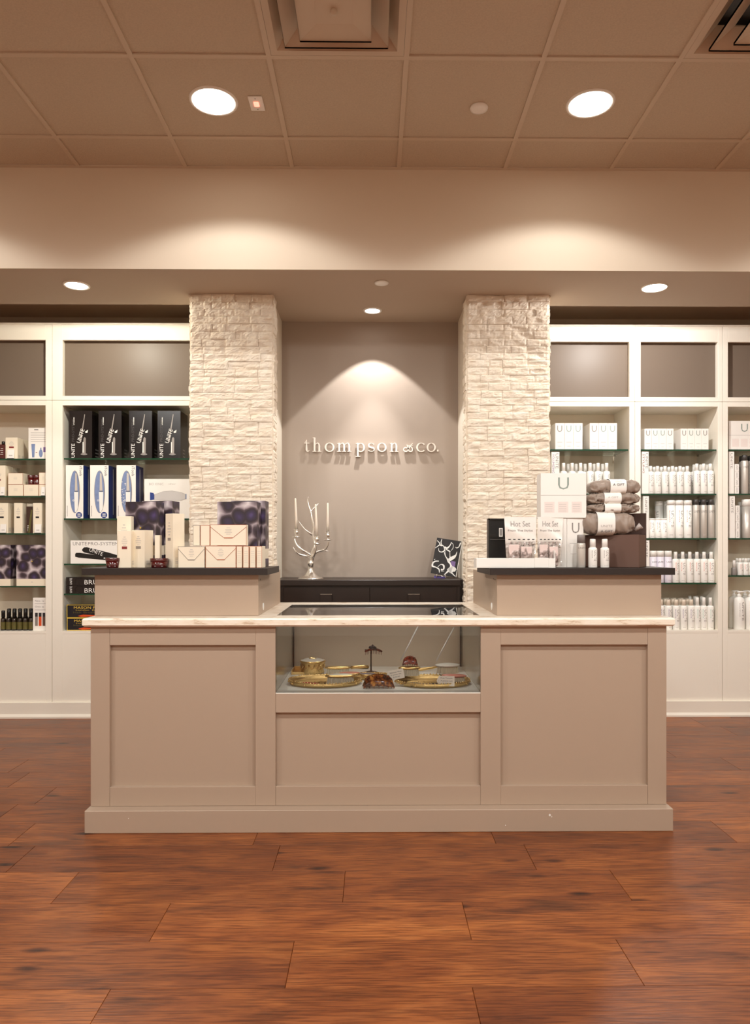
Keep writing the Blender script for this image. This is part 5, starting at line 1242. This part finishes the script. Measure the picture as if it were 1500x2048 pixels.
br([(610, 1440, 0), (700, 1370, .01), (800, 1340, .012), (880, 1310, .01), (940, 1230, .004), (965, 1130, 0)], [.012, .009, .008, .0085, .006, .005])
br([(860, 1330, .01), (920, 1352, .0), (970, 1356, -.005)], [.006, .004, .001], 'antler_tine')
br([(610, 1500, -.012), (660, 1420, -.03), (690, 1320, -.04), (710, 1210, -.045)], [.012, .008, .006, .005])
def cup(u, v, y, ct, tilt):
    x0, z0 = kx(u), kz(v); m_ = MB(); m_.mat(M_SILVER)
    m_.lathe([(.001, -.004), (.020, -.0035), (.029, 0), (.029, .002), (.012, .004), (.008, .008), (.013, .013), (.010, .018), (.0145, .023), (.0145, .040), (.012, .043), (.019, .050), (.0185, .0515), (.0095, .0515)], (x0, y, z0), 24)
    c = part('candle_cup', m_, None, t); zt = kz(ct); dz = zt-z0-.0525
    m2 = MB(); m2.mat(M_CANDLE); m2.lathe([(.0090, 0), (.0088, dz*.3), (.0056, dz-.003), (.003, dz), (0, dz)], (0, 0, 0), 16); m2.mat(M_BLACK); m2.tube([(0, 0, dz-.001), (.0005, 0, dz+.004), (.0015, 0, dz+.008)], .0008, 6)
    m2.xf(Matrix.Translation((x0, y, z0+.0525)) @ Matrix.Rotation(R(tilt), 4, 'Y'))
    m2.xf(Matrix.Identity(4)); o = m2.build('taper_candle', None, None, (cx, DK, zc1+.0004)); return o
for (u, v, y, ct, ti), lb in (((258, 1045, -.01, 185, -2.2), 'ivory taper candle in the left cup of the silver candelabra'), ((715, 1195, -.045, 325, -2.2), 'ivory taper candle in the middle cup of the silver candelabra'), ((945, 1108, 0, 285, 0), 'ivory taper candle in the right cup of the silver candelabra')):
    tag(cup(u, v, y, ct, ti), lb, 'candle', 'candles in the candelabra')
# picture on easel
DPp = 4.93; t = thing('abstract_picture', 'small leaning black picture with white swirling strokes on the console', 'picture', (X(886, DPp), DPp, zc1+.0004), R(-14))
pw, ph = S(51, DPp), S(73, DPp); k_ = pw
M_PBLK = pm('picture_black_ground', (24, 19, 18), .6, var=.25, vscale=14)
pic = MB(); pic.mat(M_PBLK); pic.box(-pw/2, pw/2, 0, .010, 0, ph, ch=.001)
pic.mat(M_WINK)
def U(u, v): return ((u-.5)*pw, (1-v)*ph)
def sw(pts, wd): 
    P = [U(*p) for p in pts]; n = len(P); Q = []; W = []
    for i in range(n-1):
        p0, p1, p2, p3 = [Vector(P[max(0, min(n-1, j))]) for j in (i-1, i, i+1, i+2)]
        for k in range(4):
            s_ = k/4; q = .5*((2*p1)+(-p0+p2)*s_+(2*p0-5*p1+4*p2-p3)*s_*s_+(-p0+3*p1-3*p2+p3)*s_**3); Q.append((q.x, q.y)); W.append((wd[i]+(wd[i+1]-wd[i])*s_)*pw)
    Q.append(P[-1]); W.append(wd[-1]*pw); pic.ribbon(Q, W, -.0008, .0002)
sw([(.02, .08), (.12, .13), (.2, .2), (.3, .2), (.38, .28), (.42, .36)], [.02, .03, .05, .03, .04, .01])
sw([(.0, .3), (.08, .24), (.18, .17)], [.01, .03, .04]); sw([(.2, .02), (.19, .12), (.26, .2)], [.02, .03, .03])
sw([(.14, .28), (.17, .36), (.27, .38), (.37, .34), (.38, .26)], [.01, .025, .03, .05, .02]); sw([(.36, .22), (.46, .25), (.55, .18), (.6, .08)], [.05, .07, .04, .02])
sw([(.58, .07), (.68, .12), (.7, .22), (.64, .3)], [.02, .015, .02, .01]); sw([(.42, .28), (.54, .31), (.62, .33)], [.02, .05, .03])
sw([(.4, .37), (.46, .47), (.54, .53), (.62, .6)], [.05, .03, .04, .1]); sw([(.6, .33), (.63, .43), (.66, .52)], [.02, .02, .05])
sw([(.88, .3), (.86, .4), (.8, .46), (.7, .52), (.6, .58)], [.01, .05, .12, .14, .1]); sw([(.62, .6), (.72, .68), (.76, .76), (.7, .86)], [.1, .05, .12, .2])
sw([(.7, .86), (.84, .8), (.96, .82)], [.18, .24, .1]); sw([(.7, .86), (.86, .92), (.97, .98)], [.1, .04, .03]); sw([(.7, .84), (.62, .92), (.54, .99)], [.1, .05, .02])
sw([(.0, .72), (.1, .66), (.24, .64)], [.06, .05, .03]); sw([(.02, .7), (.02, .8), (.16, .82), (.3, .86), (.34, .95)], [.05, .07, .04, .05, .02]); sw([(.24, .8), (.34, .72), (.46, .74), (.48, .84), (.38, .86)], [.02, .02, .07, .05, .06])
sw([(.4, .9), (.52, .89)], [.03, .01]); sw([(.96, .04), (.92, .16), (.84, .2), (.78, .18)], [.05, .03, .03, .01]); sw([(.04, .62), (.08, .6)], [.03, .01])
pic.mat(M_VINK); pic.rect(pw*.22, pw*.40, ph*.24, ph*.42, -.0004)
pic.mat(M_SILVCAN); pic.box(pw/2+.0005, pw/2+.004, 0, .012, 0, ph)
pic.xf(Matrix.Translation((0, 0, .022)) @ Matrix.Shear('XY', 4, (0, 0)) @ Matrix.Rotation(R(-9), 4, 'X') @ Matrix.Rotation(R(9), 4, 'Y'))
part('picture_panel', pic, None, t)
st = MB(); st.mat(M_CHROME); st.tube([(.02, -.02, .002), (.018, .004, .03), (.01, .06, .12)], .0025, 8); st.tube([(-.045, -.012, .002), (-.04, .004, .03), (-.03, .06, .12)], .0025, 8); st.tube([(-.01, .10, .002), (-.01, .06, .12)], .0025, 8); st.tube([(-.045, -.006, .017), (.045, -.002, .012)], .002, 6)
part('stand', st, None, t)
pu = bx(pm('violet_reflection', (92, 76, 150), .4), (-.062, .02, .004, .008, .0, .016)); part('reflection_strip', pu, None, t)  # purple reflection on the console, built as a coloured strip

# ================================================================== INSIDE THE DISPLAY CASE
zf = zcf+.0004
def oval_tray(px, D, rx, ry, label, grp='gilt vanity trays', h=.020, kind='oval'):
    t = thing('vanity_tray', label, 'tray', (X(px, D), D, zf), 0, grp)
    m_ = MB(); m_.mat(M_GOLDS); m_.lathe([(.94, .0005), (.94, .003), (0, .003)], (0, 0, 0), 48, rx, ry, smooth=False); part('tray_base', m_, None, t)
    m_ = MB(); m_.mat(pm('tray_mirror', (196, 190, 176), .05, 1)); m_.lathe([(.90, .0032), (0, .0033)], (0, 0, 0), 48, rx, ry, smooth=False, cap=False); part('mirror_plate', m_, None, t, 'mirrored plate')
    m_ = MB(); m_.mat(M_GOLD); n = 72; V = []
    m_.lathe([(.93, .0), (.965, 0), (.985, h*.5), (1.0, h), (.975, h), (.955, h*.5), (.93, .003)], (0, 0, 0), n, rx, ry, cap=False)
    for k in range(n):
        a = 2*math.pi*k/n; r_ = .0028 if k % 2 else .0036
        m_.lathe([(0, -r_), (r_*.8, -r_*.5), (r_, 0), (r_*.8, r_*.6), (0, r_)], (rx*.99*math.cos(a), ry*.99*math.sin(a), h+.001), 6, cap=False)
        if k % 6 == 0: m_.lathe([(0, -.006), (.005, 0), (0, .006)], (rx*1.0*math.cos(a), ry*1.0*math.sin(a), h*.5), 6, cap=False)
    part('filigree_rim', m_, None, t, 'pierced gilt rim')
    return t
oval_tray(650, 3.295, S(73, 3.28), .125, 'large oval gilt tray at the left of the display case')
oval_tray(865, 3.285, S(75, 3.28), .125, 'large oval gilt tray at the right of the display case')
oval_tray(752, 3.42, S(37, 3.42), .07, 'small gilt tray behind the tortoiseshell clip in the display case', h=.014)
t = thing('corner_tray', 'small gilt rectangular tray in the back left corner of the case', 'tray', (X(614, 3.585), 3.585, zf))
part('tray_base', bx(M_GOLDS, (-.065, .065, -.06, .06, 0, .003)), None, t)
part('rim', bx(M_GOLD, (-.07, -.065, -.065, .065, 0, .02), (.065, .07, -.065, .065, 0, .02), (-.065, .065, .06, .065, 0, .02), (-.065, .065, -.065, -.06, 0, .012)), None, t)
# powder box
D = 3.56; t = thing('powder_box', 'round gilt powder box with pale lid at the back left of the case', 'powder box', (X(625.5, D), D, zf+.0034)); r_ = S(24, D)
m_ = MB(); m_.mat(M_GOLD); m_.lathe([(r_*.92, 0), (r_*.98, .004), (r_*.90, .02), (r_*.96, .048), (r_, .052)], n=36)
for k in range(12):
    a = 2*math.pi*k/12; P = [(r_*1.0*math.cos(a+q*.5-.25), r_*1.0*math.sin(a+q*.5-.25), .044-.022*math.sin(q*math.pi)) for q in (0, .25, .5, .75, 1)]; m_.tube(P, .0022, 6)
part('box_body', m_, None, t)
m_ = MB(); m_.mat(M_GOLDS); m_.lathe([(r_*1.06, .0523), (r_*1.08, .056), (r_*1.03, .060), (r_*.9, .0605)], n=36, cap=False); m_.mat(M_PEARL); m_.lathe([(r_*.98, .0605), (r_*.6, .068), (r_*.2, .071), (0, .0715)], n=36, cap=False); m_.mat(M_GOLDS); m_.lathe([(r_*.26, .0695), (r_*.3, .0725), (r_*.34, .0695)], n=24, cap=False)
part('lid', m_, None, t, 'pale enamel lid')
def hairbrush(px, D, z0, L, wd, rz, back, label, bristle_h=.022, hang=1, mirror=False, top=None, handle=True, handle_dir=1, tilt=0, group='vintage hair brushes in the case'):
    t = thing('hair_brush', label, 'hair brush', (X(px, D), D, z0), R(rz), group); t.rotation_euler = (R(tilt), 0, R(rz))
    m_ = MB(); m_.mat(back); b0 = bristle_h
    m_.lathe([(.80, b0+.0003), (.97, b0+.003), (1.0, b0+.006), (.97, b0+.009), (.8, b0+.012), (0, b0+.0135)], (0, 0, 0), 32, L/2, wd/2)
    if handle: m_.tube([(handle_dir*L*.48, 0, b0+.006), (handle_dir*L*.62, 0, b0+.007), (handle_dir*L*.95, 0, b0+.008), (handle_dir*L*1.12, 0, b0+.007), (handle_dir*L*1.16, 0, b0+.006)], [.008, .0065, .010, .0085, .002], 10)
    part('brush_back', m_, None, t)
    if top: m_ = MB(); m_.mat(top); m_.lathe([(.86, b0+.0122), (.5, b0+.015), (0, b0+.0158)], (0, 0, 0), 32, L/2*.9, wd/2*.9, cap=False); part('enamel_plate', m_, None, t, 'enamel plate')
    br_ = MB(); br_.mat(M_BRIST); nx, ny = int(L/.0062), 5
    for i in range(nx):
        for j in range(ny):
            u = (i+.5)/nx*2-1; v = (j+.5)/ny*2-1
            if u*u+v*v*.7 > .96: continue
            x, y = u*L/2*.82, v*wd/2*.7; o_ = .12
            br_.tube([(x*(1+o_), y*(1+o_), 0.0008), (x, y, b0+.002)], [.0027, .0022], 5, smooth=False)
    part('bristles', br_, None, t, 'ivory bristles')
    return t
zt3 = zf+.0042
hairbrush(676, 3.50, zf+.0005, .13, .045, 4, M_GOLDS, 'gilt hair brush standing behind the large left tray', .030, handle_dir=1)
hairbrush(681, 3.26, zt3, .14, .055, 6, M_GOLDS, 'gilt backed hair brush with long ivory bristles in the left tray', .030, top=M_PEARL, handle_dir=-1, handle=False)
hairbrush(819, 3.36, zf+.0225, .105, .055, 8, M_GOLDS, 'plain gilt hair brush behind the left price tag', .030, handle_dir=-1, handle=False)
hairbrush(895, 3.40, zt3+.022, .118, .075, 6, M_PEARL, 'round ivory topped brush with gilt rim on the right tray', .032, top=M_PEARL, handle=False)
hairbrush(908, 3.31, zt3, .115, .05, -6, M_ROSE, 'rose pink hair brush in the right tray', .020, handle=False)
# hand mirrors and combs
def handmirror(px, D, z0, rx, ry, rz, mt, label, L=.1, dr=1):
    t = thing('hand_mirror', label, 'hand mirror', (X(px, D), D, z0), R(rz), 'hand mirrors in the case')
    m_ = MB(); m_.mat(M_GOLDS); m_.lathe([(.9, 0), (1, .003), (1, .006), (.92, .009)], (0, 0, 0), 32, rx, ry); m_.tube([(dr*rx*.95, 0, .005), (dr*(rx+L*.4), 0, .006), (dr*(rx+L*.9), 0, .006), (dr*(rx+L), 0, .005)], [.006, .005, .008, .002], 8); part('frame', m_, None, t)
    m_ = MB(); m_.mat(mt); m_.lathe([(.9, .0092), (.5, .0115), (0, .012)], (0, 0, 0), 32, rx, ry, cap=False); part('back_plate', m_, None, t)
handmirror(699, 3.44, zf+.014, S(23, 3.44), .032, 3, M_ROSE, 'hand mirror with salmon pink back behind the left tray', .03)
handmirror(735, 3.40, zf+.016, S(17, 3.40), .03, -6, pm('slate_enamel', (128, 124, 128), .3), 'small hand mirror with slate grey back on the small tray', .02)
handmirror(893, 3.335, zt3+.011, S(24, 3.335), .035, 4, M_ROSE, 'pink hand mirror under the round brush in the right tray', .02) if False else None
g_ = MB(); g_.mat(M_GOLDS); D = 3.47; g_.tube([(-.062, -.01, .0), (-.02, 0, .005), (.03, .01, .010), (.065, .02, .016)], [.004, .0075, .006, .004], 10)
tag(g_.build('mirror_handle', None, None, (X(852, D), D, zf+.028)), 'slim gilt mirror handle resting between the two right hand brushes', 'handle')
def comb(px, D, z0, L, rz, mt, label, teeth=22, th=.004):
    t = thing('comb', label, 'comb', (X(px, D), D, z0), R(rz), 'combs in the case')
    m_ = MB(); m_.mat(mt); m_.box(-L/2, L/2, -.003, .004, 0, th, ch=.0008); part('spine', m_, None, t)
    m_ = MB(); m_.mat(mt)
    for k in range(teeth): x = -L/2+L*(k+.5)/teeth; m_.box(x-L*.014, x+L*.014, -.024, -.0031, .0008, th-.0008)
    part('teeth', m_, None, t)
comb(846, 3.225, zt3+.001, .135, 20, M_BLACK, 'thin black comb lying slanted in the right tray')
comb(812, 3.235, zt3, .11, -2, M_PEARL, 'pale ivory comb in the right tray under the black comb')
comb(862, 3.195, zt3, .08, 4, pm('mint_celluloid', (190, 206, 178), .3), 'pale mint comb at the front of the right tray', 16)
comb(922, 3.25, zt3, .06, -4, pm('tan_celluloid', (196, 160, 104), .3), 'short tan comb at the right end of the right tray', 14)
# red bow clip
D = 3.235; t = thing('bow_clip', 'red enamel bow-shaped hair clip in the left tray', 'hair clip', (X(622, D), D, zt3))
m_ = MB(); m_.mat(pm('red_enamel', (170, 44, 34), .12)); 
m_.lathe([(0, 0), (1, .005), (.8, .011), (0, .013)], (-.022, 0, 0), 18, .022, .013, cap=False); m_.lathe([(0, 0), (1, .004), (.8, .009), (0, .010)], (.016, -.002, 0), 18, .020, .011, cap=False); m_.lathe([(0, 0), (1, .006), (0, .014)], (-.002, -.002, 0), 14, .008, .009, cap=False)
part('bow', m_, None, t); m_ = MB(); m_.mat(M_RTORT); m_.box(.012, .052, -.006, .004, .001, .005, ch=.001); part('clip_bar', m_, None, t)
def claw(px, D, z0, W, H, dep, rz, mt, label, teeth=9, grp=None):
    t = thing('claw_clip', label, 'hair clip', (X(px, D), D, z0), R(rz), grp)
    for sd in (-1, 1):
        m_ = MB(); m_.mat(mt); V = []; n1, n2 = 18, 7
        for i in range(n1+1):
            a = math.pi*(.04+.92*i/n1)
            for j in range(n2+1):
                v = j/n2; rr_ = 1-.04*math.sin(i*2.6)*v
                x = -math.cos(a)*W/2*(1-.10*v)*rr_; zz_ = H*(.30+.70*math.sin(a)**.7)*(v)+(1-v)*H*.22*math.sin(a)
                V.append((x, sd*(dep*.5*(1-.75*v*v)), zz_+.002*math.sin(i*1.9)*v))
        Fc = [(i*(n2+1)+j, (i+1)*(n2+1)+j, (i+1)*(n2+1)+j+1, i*(n2+1)+j+1) for i in range(n1) for j in range(n2)]
        b0 = len(V); V = V+[(p[0], p[1]*.86, p[2]-.0015) for p in V]; Fc = Fc+[tuple(q+b0 for q in f)[::-1] for f in Fc]
        m_.add(V, Fc, True)
        for k in range(teeth):
            a = math.pi*(.1+.8*k/(teeth-1)); x = -math.cos(a)*W/2; m_.tube([(x, sd*dep*.49, H*.22*math.sin(a)+.002), (x*.97, sd*dep*.42, .001)], [.0022, .001], 6)
        for k in range(5):
            a = math.pi*(.15+.7*k/4); m_.lathe([(0, -.002), (.006, 0), (.004, .005), (0, .007)], (-math.cos(a)*W*.36, sd*dep*.16, H*(.30+.70*math.sin(a)**.7)*.93), 7, cap=False)
        part('claw', m_, None, t)
    m_ = MB(); m_.mat(M_GOLDS); m_.tube([(-W*.12, 0, H*.80), (W*.12, 0, H*.80)], .003, 8); part('spring', m_, None, t)
claw(757, 3.19, zf, S(64, 3.19), S(27, 3.19), .06, 4, M_TORT, 'large amber tortoiseshell claw clip at the front centre of the case')
zb_ = zf+.0225+.0455
claw(820, 3.37, zb_, S(31, 3.37), S(18, 3.37), .035, -3, M_RTORT, 'small red-brown tortoiseshell claw clip on the plain gilt brush')
# stand with clip
D = 3.52; t = thing('display_stand', 'small dark iron display stand at the back of the case', 'stand', (X(742, D), D, zf)); hp = Z(1299, D)-zf
m_ = MB(); m_.mat(M_DIRON); r_ = S(20, D); m_.lathe([(r_, 0), (r_, .003), (r_*.9, .008), (r_*.5, .014), (.006, .018), (.004, .022)], n=28); part('foot', m_, None, t)
m_ = MB(); m_.mat(M_DIRON); m_.tube([(0, 0, .02), (0, 0, hp)], .0035, 10); m_.tube([(-.03, 0, hp-.002), (.03, 0, hp-.002)], .003, 8); part('post', m_, None, t)
t = thing('claw_clip', 'brown claw clip with grey flower hung on the iron stand', 'hair clip', (X(747, D), D-.012, zf+hp-.022), 0)
m_ = MB(); m_.mat(M_RTORT)
for sd in (-1, 1):
    P = [(-.042+.084*k/8, sd*.004-.002, .014+.012*math.sin(math.pi*k/8)) for k in range(9)]; m_.tube(P, [.003, .0045, .005, .005, .005, .005, .005, .0045, .003], 8)
for k in range(11): x = -.036+.072*k/10; m_.tube([(x, -.008, .014+.012*math.sin(math.pi*(k+.5)/11)), (x*1.08, -.011, -.002+.006*math.sin(math.pi*k/10))], [.0016, .0008], 5)
part('claw', m_, None, t)
m_ = MB(); m_.mat(pm('slate_resin', (74, 72, 78), .4))
for k in range(6):
    a = k*math.pi/3; m_.lathe([(0, 0), (.010, .006), (.007, .014), (0, .017)], (.010*math.cos(a)-.004, -.010+.006*math.sin(a), .024+.003*(k % 2)), 8, cap=False)
m_.lathe([(0, 0), (.008, .008), (0, .017)], (-.004, -.012, .034), 8, cap=False); part('flower', m_, None, t, 'slate grey flower')
# price tags
def ptag(px, py, D, wpx, hpx_, rot, lines, label, tw):
    w_, h = S(wpx, D)/2, S(hpx_, D)/2; z_ = Z(py, D, px)
    mb = MB(); mb.mat(M_TAG); P = [(-w_, 0), (-w_*.72, -h), (w_, -h), (w_, h), (-w_*.72, h)]
    V = [(p[0], 0, p[1]) for p in P]+[(p[0], .0012, p[1]) for p in P]; mb.add(V, [(0,1,2,3,4), (9,8,7,6,5)]+[(i, i+5, (i+1) % 5+5, (i+1) % 5) for i in range(5)], False)
    mb.mat(M_DINK)
    for i, s_ in enumerate(lines): mb.text(s_, w_*.12, h*(.52-.52*i), -.0005, w=w_*2*tw[i], h=h*.30, both=True)
    mb.mat(M_GREY); mb.ell(-w_*.80, 0, .0012, .0012, -.0004, 8)
    mb.xf(Matrix.Rotation(R(rot), 4, 'Y') @ Matrix.Rotation(R(-12), 4, 'X'))
    mn = min(v[2] for v in mb.v)
    tag(mb.build('price_tag', None, None, (X(px, D), D, z_)), label, 'price tag', None)
ptag(790, 1349.5, 3.165+.09, 36, 19, -12, ('Salmon Vine', '4 piece set', '$ 95.00'), 'tilted white handwritten price tag before the plain gilt brush', (.66, .6, .36))
ptag(891, 1362, 3.175, 36, 20, 2, ('Pink Temple', '3 piece set', '$ 72.00'), 'upright white handwritten price tag on the rim of the right tray', (.66, .66, .4))
# string of the tag, pale rods built in place of reflection streaks
for i, (a, b_, c, d) in enumerate(((836.5, 1252, 802, 1320), (907.5, 1256, 873, 1327))):
    D0, D1_ = 3.735, 3.50; mb = MB(); mb.mat(pm('reflection_streak_pale', (250, 248, 244), .1, .0, spec=1.0, Transmission_Weight=.15))
    z0 = max(Z(d, D1_, c), zf+.07); p1 = Vector((X(a, D0), D0, min(Z(b_, D0, a), ztop-.006))); p0 = Vector((X(c, D1_), D1_, z0)); dv = p0-p1; p2 = p1+dv*((p1.z-zf-.002)/(p1.z-p0.z)) if False else p0
    mb.tube([tuple(p-p0) for p in (p0, p1)], .0036, 10); tag(mb.build('reflection_streak', None, None, tuple(p0)), 'thin slanting reflection streak built as a rod in the case, %s one' % ['left', 'right'][i], 'reflection', 'slanting reflection streaks')
